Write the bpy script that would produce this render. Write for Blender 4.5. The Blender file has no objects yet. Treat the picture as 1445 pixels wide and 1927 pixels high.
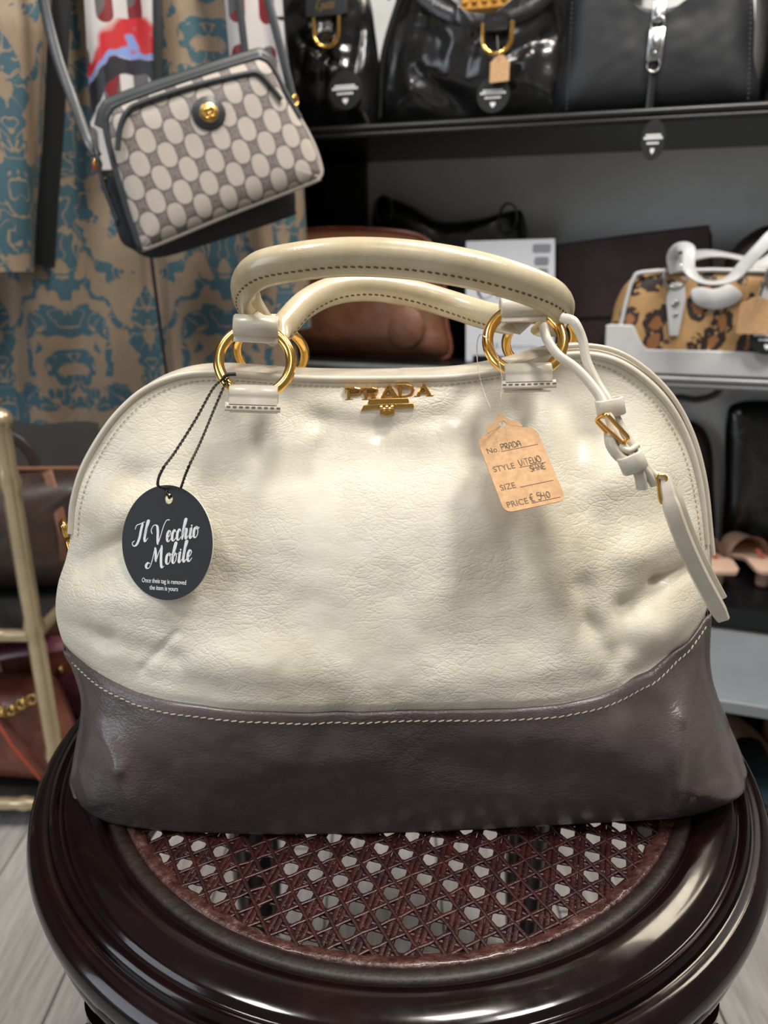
import bpy, math, random
from mathutils import Vector, Matrix, noise

scene = bpy.context.scene
col = scene.collection
V = Vector
random.seed(7)
rad = math.radians

# ------------------------------------------------------------ camera
FPX = 1392.0
PITCH = rad(18.5)
CAM = V((0.0, 0.0, 0.80))
cam_data = bpy.data.cameras.new('camera')
cam_data.sensor_fit = 'VERTICAL'
cam_data.sensor_height = 36.0
cam_data.sensor_width = 27.0
cam_data.lens = 36.0 * FPX / 1927.0
cam_data.clip_start = 0.01
cam_data.dof.use_dof = True
cam_data.dof.focus_distance = 0.415
cam_data.dof.aperture_fstop = 7.5
cam = bpy.data.objects.new('camera', cam_data)
cam.location = CAM
cam.rotation_euler = (math.pi / 2 - PITCH, 0, 0)
col.objects.link(cam)
scene.camera = cam

# ------------------------------------------------------------ world, lights, exposure
world = bpy.data.worlds.new('room_light')
scene.world = world
world.use_nodes = True
bg = world.node_tree.nodes['Background']
bg.inputs[0].default_value = (1.0, 0.965, 0.92, 1)
bg.inputs[1].default_value = 0.19

def area(name, loc, target, size, power, color, sy=None):
    l = bpy.data.lights.new(name, 'AREA')
    l.energy = power
    l.color = color
    l.size = size
    if sy:
        l.shape = 'RECTANGLE'
        l.size_y = sy
    o = bpy.data.objects.new(name, l)
    o.location = loc
    d = V(target) - V(loc)
    o.rotation_euler = d.to_track_quat('-Z', 'Y').to_euler()
    col.objects.link(o)
    return o

area('ceiling_panel_main', (0.30, 0.56, 2.35), (0.02, 0.45, 0.6), 0.28, 18, (1.0, 0.93, 0.82))
area('ceiling_panel_left', (-0.75, 0.15, 2.35), (-0.1, 0.5, 0.6), 0.28, 14, (1.0, 0.97, 0.93))
area('ceiling_panel_front', (0.1, -0.9, 2.4), (0.0, 0.9, 0.5), 0.6, 6, (1.0, 0.96, 0.90))
area('ceiling_panel_shelf', (0.75, 0.10, 2.4), (0.55, 1.4, 0.6), 0.35, 28, (1.0, 0.96, 0.90))
area('ceiling_panel_back', (1.30, 1.55, 2.25), (0.14, 0.32, 0.46), 0.55, 18, (1.0, 0.87, 0.68))
area('shop_window', (-2.1, -0.5, 1.1), (0.0, 0.6, 0.5), 0.9, 14, (0.80, 0.89, 1.0), 1.3)

vs = scene.view_settings
vs.view_transform = 'Standard'
vs.look = 'None'
vs.gamma = 1.0
vs.use_curve_mapping = False
vs.exposure = 0.0

# ------------------------------------------------------------ photograph frame to space
FWD = V((0, math.cos(PITCH), -math.sin(PITCH)))
UP = V((0, math.sin(PITCH), math.cos(PITCH)))

def ray(px, py):
    return V((1, 0, 0)) * ((px - 722.5) / FPX) + UP * ((963.5 - py) / FPX) + FWD

def P(px, py, D):
    d = ray(px, py)
    return CAM + d * (D / d.y)

def proj(p):
    d = p - CAM
    z = d.dot(FWD)
    return 722.5 + FPX * d.x / z, 963.5 - FPX * d.dot(UP) / z

SH0 = V((-0.087, 1.319, 0))
SHU = V((0.953, -0.303, 0)).normalized()
SHN = V((-SHU.y, SHU.x, 0))

def hit(px, py, o, n):
    d = ray(px, py)
    return CAM + d * ((o - CAM).dot(n) / d.dot(n))

def Q(px, py, nd):
    return hit(px, py, SH0 + SHN * nd, SHN)

class Frame:
    def __init__(s, o, ex, ey):
        s.o = V(o)
        s.x = V(ex).normalized()
        ey = V(ey)
        s.y = (ey - s.x * ey.dot(s.x)).normalized()
        s.n = s.x.cross(s.y)
    def __call__(s, a, b, c=0.0):
        return s.o + s.x * a + s.y * b + s.n * c
    def px(s, x, y, c=0.0):
        p = hit(x, y, s.o + s.n * c, s.n) - s.o
        return (p.dot(s.x), p.dot(s.y))
    def pxs(s, pts, c=0.0):
        return [s.px(x, y, c) for x, y in pts]

def shelf_frame(px, py, nd):
    return Frame(Q(px, py, nd), SHU, (0, 0, 1))

# ------------------------------------------------------------ curves
def cr(pts, n=8, closed=False):
    pts = [tuple(p) for p in pts]
    k = len(pts)
    out = []
    segs = k if closed else k - 1
    for i in range(segs):
        if closed:
            a, b, c, d = pts[(i - 1) % k], pts[i], pts[(i + 1) % k], pts[(i + 2) % k]
        else:
            b, c = pts[i], pts[i + 1]
            a = pts[i - 1] if i > 0 else tuple(2 * u - w for u, w in zip(b, c))
            d = pts[i + 2] if i + 2 < k else tuple(2 * w - u for u, w in zip(b, c))
        for j in range(n):
            t = j / n
            out.append(tuple(0.5 * (2 * q + (r - p) * t + (2 * p - 5 * q + 4 * r - s) * t * t + (3 * q - p - 3 * r + s) * t ** 3)
                             for p, q, r, s in zip(a, b, c, d)))
    if not closed:
        out.append(pts[-1])
    return out

def lin(tab, x):
    if x <= tab[0][0]:
        return tab[0][1]
    for (a, b), (c, d) in zip(tab, tab[1:]):
        if x <= c:
            t = (x - a) / (c - a)
            return b + (d - b) * t
    return tab[-1][1]

def sm(a, b, x):
    t = max(0.0, min(1.0, (x - a) / (b - a)))
    return t * t * (3 - 2 * t)

# ------------------------------------------------------------ mesh builder
def link(name, me, m, parent):
    o = bpy.data.objects.new(name, me)
    col.objects.link(o)
    if m:
        me.materials.append(m)
    if parent:
        o.parent = parent
        o.matrix_parent_inverse = Matrix.Translation(-world_loc(parent))
    return o

ROOTLOC = {}
def world_loc(o):
    return ROOTLOC.get(o.name, V((0, 0, 0)))

class MB:
    def __init__(s):
        s.v = []
        s.f = []
        s.loc = []
    def add(s, vs, fs, loc=None):
        b = len(s.v)
        s.v += [tuple(p) for p in vs]
        s.f += [tuple(i + b for i in q) for q in fs]
        s.loc += loc if loc else [(0, 0, 0)] * len(vs)
        return s
    def grid(s, rows, cu=False, cv=False, loc=None):
        m = len(rows)
        n = len(rows[0])
        fs = []
        for i in range(m if cv else m - 1):
            for j in range(n if cu else n - 1):
                a, b = i * n + j, i * n + (j + 1) % n
                c, d = ((i + 1) % m) * n + (j + 1) % n, ((i + 1) % m) * n + j
                fs.append((a, b, c, d))
        return s.add([p for r in rows for p in r], fs, [p for r in loc for p in r] if loc else None)
    def cap(s, ring):
        n = len(ring)
        return s.add(ring, [tuple(range(n))])
    def box(s, c, sz, fr=None):
        fr = fr or Frame((0, 0, 0), (1, 0, 0), (0, 1, 0))
        x, y, z = [q / 2 for q in sz]
        cc = V(c)
        vs = []
        for k in (-1, 1):
            for j in (-1, 1):
                for i in (-1, 1):
                    vs.append(cc + fr.x * (i * x) + fr.y * (j * y) + fr.n * (k * z))
        return s.add(vs, [(0, 2, 3, 1), (4, 5, 7, 6), (0, 1, 5, 4), (2, 6, 7, 3), (0, 4, 6, 2), (1, 3, 7, 5)])
    def bbox(s, c, sz, b, fr=None):
        # box with chamfered edges
        fr = fr or Frame((0, 0, 0), (1, 0, 0), (0, 1, 0))
        x, y, z = [q / 2 for q in sz]
        pts = [(-x + b, -y), (x - b, -y), (x, -y + b), (x, y - b), (x - b, y), (-x + b, y), (-x, y - b), (-x, -y + b)]
        f2 = Frame(V(c), fr.x, fr.y)
        return s.prism(pts, f2, -z, z, b)
    def prism(s, pts, fr, c0, c1, bev=0.0):
        # extruded polygon in a frame, edges eased by bev
        n = len(pts)
        area2 = sum(pts[i][0] * pts[(i + 1) % n][1] - pts[(i + 1) % n][0] * pts[i][1] for i in range(n))
        if area2 < 0:
            pts = pts[::-1]
        def inset(d):
            out = []
            for i in range(n):
                p0, p1, p2 = V(pts[i - 1]), V(pts[i]), V(pts[(i + 1) % n])
                e1, e2 = (p1 - p0), (p2 - p1)
                if e1.length < 1e-9 or e2.length < 1e-9:
                    out.append(tuple(p1)); continue
                e1.normalize(); e2.normalize()
                nn = V((-e1.y, e1.x)) + V((-e2.y, e2.x))
                if nn.length < 1e-6:
                    out.append(tuple(p1)); continue
                nn.normalize()
                out.append(tuple(p1 + nn * d))
            return out
        if bev > 0:
            ins = inset(bev)
            rings = [(ins, c0), (pts, c0 + bev), (pts, c1 - bev), (ins, c1)]
        else:
            rings = [(pts, c0), (pts, c1)]
        vs, fs, lc = [], [], []
        for q, c in rings:
            vs += [fr(a, b, c) for a, b in q]
            lc += [(a, b, c) for a, b in q]
        for k in range(len(rings) - 1):
            for i in range(n):
                j = (i + 1) % n
                fs.append((k * n + i, k * n + j, (k + 1) * n + j, (k + 1) * n + i))
        fs.append(tuple(reversed(range(n))))
        fs.append(tuple(range((len(rings) - 1) * n, len(rings) * n)))
        return s.add(vs, fs, lc)
    def sweep(s, path, prof, hint, closed=False, scale=None, caps=True):
        # prof(i) or list of (a along normal, b along binormal)
        path = [V(p) for p in path]
        k = len(path)
        rows = []
        for i, p in enumerate(path):
            if closed:
                t = path[(i + 1) % k] - path[i - 1]
            else:
                t = path[min(i + 1, k - 1)] - path[max(i - 1, 0)]
            t.normalize()
            h = V(hint(i) if callable(hint) else hint)
            nn = h - t * h.dot(t)
            if nn.length < 1e-6:
                nn = t.orthogonal()
            nn.normalize()
            bb = t.cross(nn)
            pr = prof(i) if callable(prof) else prof
            sc = scale(i) if scale else 1.0
            rows.append([p + nn * (a * sc) + bb * (b * sc) for a, b in pr])
        s.grid(rows, cu=True, cv=closed)
        if caps and not closed:
            s.cap(rows[0][::-1])
            s.cap(rows[-1])
        return s
    def tube(s, path, r, n=10, hint=(0.13, 0.31, 0.94), closed=False, scale=None, flat=1.0):
        pr = [(r * math.cos(2 * math.pi * i / n), r * flat * math.sin(2 * math.pi * i / n)) for i in range(n)]
        return s.sweep(path, pr, hint, closed, scale)
    def strip(s, path, w, t, hint, closed=False):
        # leather strip: width w across (binormal), thickness t along hint
        a, b = t / 2, w / 2
        e = min(a, b) * 0.6
        pr = [(a, -b + e), (a, b - e), (a - e, b), (-a + e, b), (-a, b - e), (-a, -b + e), (-a + e, -b), (a - e, -b)]
        return s.sweep(path, pr, hint, closed)
    def lathe(s, prof, o, n=64, fr=None, a0=0, closed_prof=False):
        fr = fr or Frame(o, (1, 0, 0), (0, 1, 0))
        rows = []
        for i in range(n):
            a = a0 + 2 * math.pi * i / n
            rows.append([fr(r * math.cos(a), r * math.sin(a), z) for r, z in prof])
        return s.grid(rows, cu=closed_prof, cv=True)
    def torus(s, c, nrm, R, r, n=48, m=14, sx=1.0, hint=(1, 0, 0)):
        nrm = V(nrm).normalized()
        x = V(hint) - nrm * V(hint).dot(nrm)
        x.normalize()
        y = nrm.cross(x)
        pth = [V(c) + x * (R * sx * math.cos(2 * math.pi * i / n)) + y * (R * math.sin(2 * math.pi * i / n)) for i in range(n)]
        pr = [(r * math.cos(2 * math.pi * i / m), r * math.sin(2 * math.pi * i / m)) for i in range(m)]
        return s.sweep(pth, pr, nrm, closed=True)
    def sphere(s, c, r, n=12, m=8, sc=(1, 1, 1)):
        rows = []
        for i in range(m + 1):
            a = math.pi * i / m
            rows.append([V(c) + V((r * sc[0] * math.sin(a) * math.cos(2 * math.pi * j / n), r * sc[1] * math.sin(a) * math.sin(2 * math.pi * j / n), r * sc[2] * math.cos(a))) for j in range(n)])
        return s.grid(rows, cu=True)
    def pillow(s, outl, fr, tf, tb, p=2.6, amp=0.0, fq=20.0, seed=0.0, m=14, dents=(), q=0.75):
        # puffed closed shape over a closed outline (list of 2d points), front tf, back tb
        n = len(outl)
        cx = sum(a for a, b in outl) / n
        cy = sum(b for a, b in outl) / n
        for side, t in ((1, tf), (-1, tb)):
            rows, lc = [], []
            for k in range(m + 1):
                u = 1 - (1 - k / m) ** 1.6 if False else k / m
                row, lr = [], []
                for a, b in outl:
                    x, y = cx + (a - cx) * u, cy + (b - cy) * u
                    h = t * (max(0.0, 1 - u ** p)) ** q
                    if amp:
                        h += amp * noise.noise(V((x * fq + seed, y * fq * 0.7, seed * 1.7))) * (1 - u ** 6)
                        h += 0.4 * amp * noise.noise(V((x * fq * 2.3 + seed, y * fq * 2.3, seed))) * (1 - u ** 6)
                    for (da, db, dc, dd, w, am) in dents:
                        d = segd(x, y, da, db, dc, dd)
                        h -= am * math.exp(-(d / w) ** 2) * (1 - u ** 8)
                    row.append(fr(x, y, side * h))
                    lr.append((x, y, side * h))
                rows.append(row)
                lc.append(lr)
            if side < 0:
                rows = [r[::-1] for r in rows]
                lc = [r[::-1] for r in lc]
            s.grid(rows, cu=True, loc=lc)
        return s
    def build(s, name, m, parent=None, smooth=True, weld=False, angle=None):
        me = bpy.data.meshes.new(name)
        me.from_pydata(s.v, [], s.f)
        at = me.attributes.new('loc', 'FLOAT_VECTOR', 'POINT')
        at.data.foreach_set('vector', [c for p in s.loc for c in p])
        if weld:
            import bmesh
            bm = bmesh.new()
            bm.from_mesh(me)
            bmesh.ops.remove_doubles(bm, verts=bm.verts, dist=1e-6)
            bmesh.ops.recalc_face_normals(bm, faces=bm.faces)
            bm.to_mesh(me)
            bm.free()
        if smooth:
            me.polygons.foreach_set('use_smooth', [True] * len(me.polygons))
            if angle:
                try:
                    me.set_sharp_from_angle(angle=rad(angle))
                except Exception:
                    pass
        me.update()
        return link(name, me, m, parent)

def segd(x, y, a, b, c, d):
    vx, vy = c - a, d - b
    L = vx * vx + vy * vy
    t = max(0.0, min(1.0, ((x - a) * vx + (y - b) * vy) / L)) if L else 0.0
    return math.hypot(x - a - vx * t, y - b - vy * t)

def thing(name, label, cat, loc, group=None):
    o = bpy.data.objects.new(name, None)
    o.empty_display_size = 0.05
    o.location = V(loc)
    col.objects.link(o)
    ROOTLOC[o.name] = V(loc)
    return tag(o, label, cat, group)

def tag(o, label, cat, group=None):
    o['label'] = label
    o['category'] = cat
    if group:
        o['group'] = group
    return o

def struct(o):
    o['kind'] = 'structure'
    return o

def rrect(x0, y0, x1, y1, r, n=5):
    out = []
    for cx, cy, a0 in ((x1 - r, y1 - r, 0), (x0 + r, y1 - r, 90), (x0 + r, y0 + r, 180), (x1 - r, y0 + r, 270)):
        for i in range(n + 1):
            a = rad(a0 + 90 * i / n)
            out.append((cx + r * math.cos(a), cy + r * math.sin(a)))
    return out

def circ(cx, cy, rx, ry=None, n=40):
    ry = ry or rx
    return [(cx + rx * math.cos(2 * math.pi * i / n), cy + ry * math.sin(2 * math.pi * i / n)) for i in range(n)]

# ------------------------------------------------------------ lettering by strokes
def stroke(mb, pts, fr, wmin, wmax, h=0.0002, c0=0.0, smooth=True, n=6, slant=True):
    q = cr(pts, n) if smooth and len(pts) > 2 else pts
    L, R = [], []
    k = len(q)
    for i in range(k):
        a, b = V(q[max(i - 1, 0)]), V(q[min(i + 1, k - 1)])
        t = (b - a)
        if t.length < 1e-9:
            t = V((1, 0))
        t.normalize()
        w = wmin + (wmax - wmin) * (max(0.0, -t.y * math.copysign(1, 1)) ** 1.2 if slant else 1.0)
        e = min(1.0, min(i, k - 1 - i) / 2.0 * 0.5 + 0.5)
        nn = V((-t.y, t.x)) * (w * e / 2)
        L.append(V(q[i]) + nn)
        R.append(V(q[i]) - nn)
    for i in range(k - 1):
        A, B, C, D = R[i], R[i + 1], L[i + 1], L[i]
        vs = [fr(p.x, p.y, c0 + h) for p in (A, B, C, D)] + [fr(p.x, p.y, c0) for p in (A, B, C, D)]
        mb.add(vs, [(0, 1, 2, 3), (0, 4, 5, 1), (1, 5, 6, 2), (2, 6, 7, 3), (3, 7, 4, 0)])

SCRIPT = {
 'I': (0.62, [[(.02,.66),(.10,.86),(.34,.92),(.62,1.0)], [(.50,.94),(.42,.6),(.36,.2),(.22,-.1),(.02,-.16),(-.08,.0),(.06,.1)]]),
 'l': (0.28, [[(.0,.14),(.16,.5),(.3,.98),(.2,1.02),(.13,.6),(.08,.14),(.16,.0),(.30,.14)]]),
 'V': (0.86, [[(-.02,.52),(-.1,.74),(.06,.96),(.28,.9),(.36,.6),(.38,.3),(.42,-.08)], [(.42,-.08),(.56,.3),(.74,.86),(.92,1.12),(1.12,1.1)]]),
 'e': (0.30, [[(0,.14),(.18,.24),(.26,.38),(.16,.47),(.05,.32),(.06,.08),(.17,0),(.32,.14)]]),
 'c': (0.29, [[(.26,.36),(.18,.47),(.06,.34),(.04,.1),(.15,0),(.31,.14)]]),
 'h': (0.42, [[(0,.14),(.16,.55),(.28,.98),(.19,1.0),(.11,.5),(.05,0)], [(.06,.2),(.2,.45),(.3,.4),(.27,.1),(.33,0),(.44,.14)]]),
 'i': (0.24, [[(.0,.14),(.11,.46),(.07,.1),(.14,0),(.26,.14)], [(.15,.68),(.14,.6)]]),
 'o': (0.34, [[(.2,.47),(.06,.36),(.04,.1),(.16,0),(.28,.12),(.28,.34),(.2,.47),(.26,.36),(.38,.42)]]),
 'M': (0.92, [[(.0,.14),(-.14,.2),(-.26,.06),(-.16,-.08),(.02,.0),(.16,.4),(.26,.94)], [(.26,.94),(.34,.6),(.38,.2)], [(.38,.2),(.54,.64),(.7,1.0)], [(.7,1.0),(.7,.5),(.74,.05),(.82,-.14),(.94,-.06)]]),
 'b': (0.36, [[(0,.14),(.16,.55),(.28,.98),(.19,1.0),(.1,.5),(.06,.12),(.16,0),(.28,.14),(.28,.36),(.18,.44),(.12,.3)], [(.27,.36),(.38,.4)]]),
 'G': (0.86, [[(.78, .76), (.66, .96), (.42, .92), (.18, .6), (.14, .2), (.34, -.04), (.6, .08), (.74, .44)], [(.46, .42), (.74, .44), (.72, .1), (.66, -.2), (.5, -.26)]]),
 'u': (0.42, [[(0, .3), (.08, .46), (.06, .14), (.14, 0), (.26, .12), (.32, .46)], [(.32, .46), (.29, .1), (.36, 0), (.46, .14)]]),
 'C': (0.75, [[(.7,.78),(.62,.94),(.4,.9),(.18,.6),(.12,.2),(.3,-.04),(.56,.06),(.7,.26)]]),
 'p': (0.38, [[(0,.14),(.1,.46),(.06,.1),(.02,-.4)], [(.07,.3),(.2,.46),(.3,.34),(.26,.06),(.12,.04)], [(.26,.06),(.4,.16)]]),
}
HAND = {
 'P': (.62, [[(.08,0),(.1,1)], [(.0,.95),(.4,1.02),(.55,.8),(.42,.55),(.1,.5)]]),
 'R': (.66, [[(.08,0),(.1,1)], [(.0,.95),(.4,1.02),(.52,.8),(.4,.55),(.12,.5),(.35,.25),(.6,0)]]),
 'A': (.66, [[(.02,0),(.1,.7),(.3,1.02),(.5,.8),(.54,0)], [(.06,.42),(.56,.46)]]),
 'D': (.66, [[(.08,0),(.1,1)], [(-.02,.97),(.35,1.0),(.58,.62),(.48,.2),(.06,.0)]]),
 'V': (.6, [[(.0,1),(.06,.4),(.2,.0),(.42,.3),(.5,1)]]),
 'i': (.26, [[(.1,.62),(.1,.0)], [(.1,1.05),(.16,1.1)]]),
 'T': (.6, [[(.0,.95),(.55,1.0)], [(.28,.98),(.26,0)]]),
 'E': (.56, [[(.5,.98),(.2,.96),(.06,.7),(.2,.52),(.4,.5)], [(.2,.52),(.04,.3),(.14,.02),(.52,.04)]]),
 'U': (.56, [[(.04,.95),(.06,.2),(.24,.0),(.44,.2),(.46,.95)]]),
 'L': (.5, [[(.06,1),(.06,.1),(.2,0),(.46,.06)]]),
 'O': (.7, [[(.2,.95),(.04,.5),(.2,.05),(.5,.1),(.6,.55),(.45,.95),(.2,1.0)]]),
 'S': (.58, [[(.48,.9),(.25,1.0),(.06,.78),(.25,.55),(.46,.3),(.3,.02),(.02,.1)]]),
 'H': (.64, [[(.06,1),(.06,0)], [(.5,1),(.52,0)], [(-.05,.48),(.6,.52)]]),
 'N': (.66, [[(.06,0),(.08,1)], [(.08,1),(.5,0)], [(.5,0),(.54,1)]]),
 'e': (.6, [[(.52,.95),(.28,1.0),(.12,.6),(.18,.08),(.5,.02)], [(-.05,.58),(.4,.6)], [(-.05,.36),(.36,.38)]]),
 '5': (.56, [[(.46,1),(.1,.98)], [(.1,.98),(.08,.6),(.36,.62),(.46,.3),(.3,.02),(.0,.08)]]),
 '4': (.62, [[(.06,1),(.06,.5),(.4,.5)], [(.42,.9),(.42,-.1)]]),
 '0': (.6, [[(.25,.9),(.06,.5),(.2,.08),(.44,.2),(.46,.7),(.25,.92)]]),
 ' ': (.4, []),
}
def write(mb, font, text, x, y, size, fr, wmin, wmax, rot=0.0, slant=True, shear=0.0, h=0.0002, c0=0.0, track=1.0):
    ca, sa = math.cos(rot), math.sin(rot)
    cx = 0.0
    for ch in text:
        if ch == ' ' and ch not in font:
            cx += 0.35
            continue
        adv, st = font[ch]
        for s in st:
            pts = []
            for a, b in s:
                if font is SCRIPT and ch.islower() and b <= .5:
                    b *= 1.18
                u, w = (cx + a + b * shear) * size, b * size
                pts.append((x + u * ca - w * sa, y + u * sa + w * ca))
            stroke(mb, pts, fr, wmin, wmax, h, c0, slant=slant)
        cx += adv * track
    return cx * size

def text_mesh(mb, body, size, fr, x, y, extr=0.0001, align='LEFT', c0=0.0, rot=0.0, sx=1.0):
    cu = bpy.data.curves.new('lettering', 'FONT')
    cu.body = body
    cu.size = size
    cu.extrude = extr
    cu.align_x = align
    cu.resolution_u = 3
    ob = bpy.data.objects.new('lettering_source', cu)
    col.objects.link(ob)
    dg = bpy.context.evaluated_depsgraph_get()
    me = bpy.data.meshes.new_from_object(ob.evaluated_get(dg))
    ca, sa = math.cos(rot), math.sin(rot)
    vs = []
    for v in me.vertices:
        a, b, c = v.co
        a *= sx
        vs.append(fr(x + a * ca - b * sa, y + a * sa + b * ca, c0 + c + extr))
    mb.add(vs, [tuple(p.vertices) for p in me.polygons])
    bpy.data.meshes.remove(me)
    bpy.data.objects.remove(ob)
    bpy.data.curves.remove(cu)
    return mb

# ------------------------------------------------------------ materials
def lc(r, g, b):
    return tuple(((c / 255) / 12.92 if c / 255 <= 0.04045 else ((c / 255 + 0.055) / 1.055) ** 2.4) for c in (r, g, b)) + (1.0,)

class NT:
    def __init__(s, name, rough=0.5, metal=0.0):
        s.m = bpy.data.materials.new(name)
        s.m.use_nodes = True
        s.t = s.m.node_tree
        s.b = s.t.nodes['Principled BSDF']
        s.b.inputs['Roughness'].default_value = rough
        s.b.inputs['Metallic'].default_value = metal
    def n(s, typ, **kw):
        nd = s.t.nodes.new(typ)
        for k, v in kw.items():
            setattr(nd, k, v)
        return nd
    def l(s, a, b):
        s.t.links.new(a, b)
    def coord(s, loc=False, scale=(1, 1, 1), rot=(0, 0, 0)):
        if loc:
            nd = s.n('ShaderNodeAttribute')
            nd.attribute_name = 'loc'
            out = nd.outputs['Vector']
        else:
            out = s.n('ShaderNodeTexCoord').outputs['Object']
        mp = s.n('ShaderNodeMapping')
        mp.inputs['Scale'].default_value = scale
        mp.inputs['Rotation'].default_value = rot
        s.l(out, mp.inputs['Vector'])
        return mp.outputs['Vector']
    def math(s, op, a, b=None, c=None):
        nd = s.n('ShaderNodeMath', operation=op)
        for i, q in enumerate((a, b, c)):
            if q is None:
                continue
            if isinstance(q, (int, float)):
                nd.inputs[i].default_value = q
            else:
                s.l(q, nd.inputs[i])
        return nd.outputs[0]
    def noise(s, vec, scale, detail=4, rough=0.55, dist=0.0):
        nd = s.n('ShaderNodeTexNoise')
        nd.inputs['Scale'].default_value = scale
        nd.inputs['Detail'].default_value = detail
        nd.inputs['Roughness'].default_value = rough
        nd.inputs['Distortion'].default_value = dist
        if vec:
            s.l(vec, nd.inputs['Vector'])
        return nd.outputs['Fac']
    def voro(s, vec, scale, feature='F1', rnd=1.0):
        nd = s.n('ShaderNodeTexVoronoi', feature=feature)
        nd.inputs['Scale'].default_value = scale
        nd.inputs['Randomness'].default_value = rnd
        s.l(vec, nd.inputs['Vector'])
        return nd.outputs['Distance']
    def ramp(s, fac, stops, interp='LINEAR'):
        nd = s.n('ShaderNodeValToRGB')
        nd.color_ramp.interpolation = interp
        el = nd.color_ramp.elements
        while len(el) < len(stops):
            el.new(0.5)
        for e, (p, c) in zip(el, stops):
            e.position = p
            e.color = c
        s.l(fac, nd.inputs[0])
        return nd.outputs[0]
    def mix(s, fac, a, b):
        nd = s.n('ShaderNodeMix', data_type='RGBA')
        for sock, q in ((nd.inputs[0], fac), (nd.inputs[6], a), (nd.inputs[7], b)):
            if isinstance(q, (int, float, tuple)):
                sock.default_value = q
            else:
                s.l(q, sock)
        return nd.outputs[2]
    def color(s, c):
        if isinstance(c, tuple):
            s.b.inputs['Base Color'].default_value = c
        else:
            s.l(c, s.b.inputs['Base Color'])
    def bump(s, h, strength=0.3, dist=0.001, prev=None):
        nd = s.n('ShaderNodeBump')
        nd.inputs['Strength'].default_value = strength
        nd.inputs['Distance'].default_value = dist
        s.l(h, nd.inputs['Height'])
        if prev:
            s.l(prev, nd.inputs['Normal'])
        s.l(nd.outputs['Normal'], s.b.inputs['Normal'])
        return nd.outputs['Normal']
    def rough(s, fac, lo, hi):
        mr = s.n('ShaderNodeMapRange')
        mr.inputs['To Min'].default_value = lo
        mr.inputs['To Max'].default_value = hi
        s.l(fac, mr.inputs['Value'])
        s.l(mr.outputs[0], s.b.inputs['Roughness'])
    def coat(s, w, r=0.1):
        s.b.inputs['Coat Weight'].default_value = w
        s.b.inputs['Coat Roughness'].default_value = r

def plain(name, rgb, rough=0.5, metal=0.0, var=0.12, scale=60, bump=0.0, bscale=300, coat=0.0):
    t = NT(name, rough, metal)
    v = t.coord()
    f = t.noise(v, scale, 3)
    c = lc(*rgb)
    a = tuple(q * (1 - var) for q in c[:3]) + (1,)
    b = tuple(min(1, q * (1 + var)) for q in c[:3]) + (1,)
    t.color(t.ramp(f, [(0.3, a), (0.7, b)]))
    if bump:
        t.bump(t.noise(v, bscale, 3), bump, 0.0008)
    if coat:
        t.coat(coat)
    return t.m

def leather(name, lo, mid, hi, rough=(0.22, 0.42), wr=0.5, scale=1.0, coat=0.25):
    t = NT(name)
    v = t.coord()
    big = t.noise(v, 9 * scale, 4, 0.6)
    med = t.noise(v, 60 * scale, 4, 0.6)
    f = t.math('ADD', t.math('MULTIPLY', big, 0.7), t.math('MULTIPLY', med, 0.3))
    t.color(t.ramp(f, [(0.32, lc(*lo)), (0.5, lc(*mid)), (0.7, lc(*hi))]))
    # crackle wrinkles, stronger in patches
    vd = t.coord(scale=(1.0, 1.0, 1.9))
    warp = t.n('ShaderNodeVectorMath', operation='ADD')
    wn = t.n('ShaderNodeTexNoise')
    wn.inputs['Scale'].default_value = 45 * scale
    wn.inputs['Detail'].default_value = 3
    t.l(vd, wn.inputs['Vector'])
    ws = t.n('ShaderNodeVectorMath', operation='SCALE')
    ws.inputs['Scale'].default_value = 0.012 / scale
    t.l(wn.outputs['Color'], ws.inputs[0])
    t.l(vd, warp.inputs[0])
    t.l(ws.outputs[0], warp.inputs[1])
    e1 = t.voro(warp.outputs[0], 240 * scale, 'DISTANCE_TO_EDGE')
    e2 = t.voro(warp.outputs[0], 90 * scale, 'DISTANCE_TO_EDGE')
    c1 = t.math('SMOOTH_MIN', e1, 0.16, 0.1)
    c2 = t.math('MULTIPLY', t.math('SMOOTH_MIN', e2, 0.10, 0.08), 1.6)
    patch = t.ramp(t.noise(v, 16 * scale, 3, 0.6), [(0.38, (0, 0, 0, 1)), (0.66, (1, 1, 1, 1))])
    h = t.math('ADD', t.math('MULTIPLY', c1, 1.0), c2)
    h = t.math('MULTIPLY', h, t.math('ADD', 0.25, patch))
    h = t.math('ADD', h, t.math('MULTIPLY', t.noise(v, 420 * scale, 3), 0.12))
    t.bump(h, wr, 0.0022 / scale)
    t.rough(t.noise(v, 26 * scale, 4), *rough)
    if coat:
        t.coat(coat, 0.14)
    return t.m

MAT = {}
MAT['cream'] = leather('cream_leather', (205, 196, 174), (222, 215, 197), (232, 227, 212), (0.32, 0.5), 0.34, 1.0, 0.14)
MAT['cream_handle'] = leather('cream_handle_leather', (178, 160, 126), (196, 181, 150), (210, 197, 168), (0.18, 0.34), 0.12, 2.0, 0.35)
MAT['cream_trim'] = leather('cream_trim_leather', (192, 183, 165), (205, 197, 181), (216, 209, 195), (0.26, 0.42), 0.15, 2.0, 0.2)
MAT['taupe'] = leather('taupe_leather', (66, 57, 57), (80, 70, 70), (96, 86, 85), (0.30, 0.46), 0.36, 1.0, 0.2)
MAT['gold'] = plain('polished_gold', (246, 196, 110), 0.16, 1.0, 0.03)
MAT['brass'] = plain('aged_brass', (190, 160, 100), 0.32, 1.0, 0.15, 30)
MAT['champagne'] = plain('champagne_bamboo_metal', (205, 186, 152), 0.30, 0.75, 0.15, 20)
MAT['silver'] = plain('silver_metal', (190, 190, 190), 0.22, 1.0, 0.05)
MAT['thread'] = plain('cream_thread', (222, 208, 180), 0.7)
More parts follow.
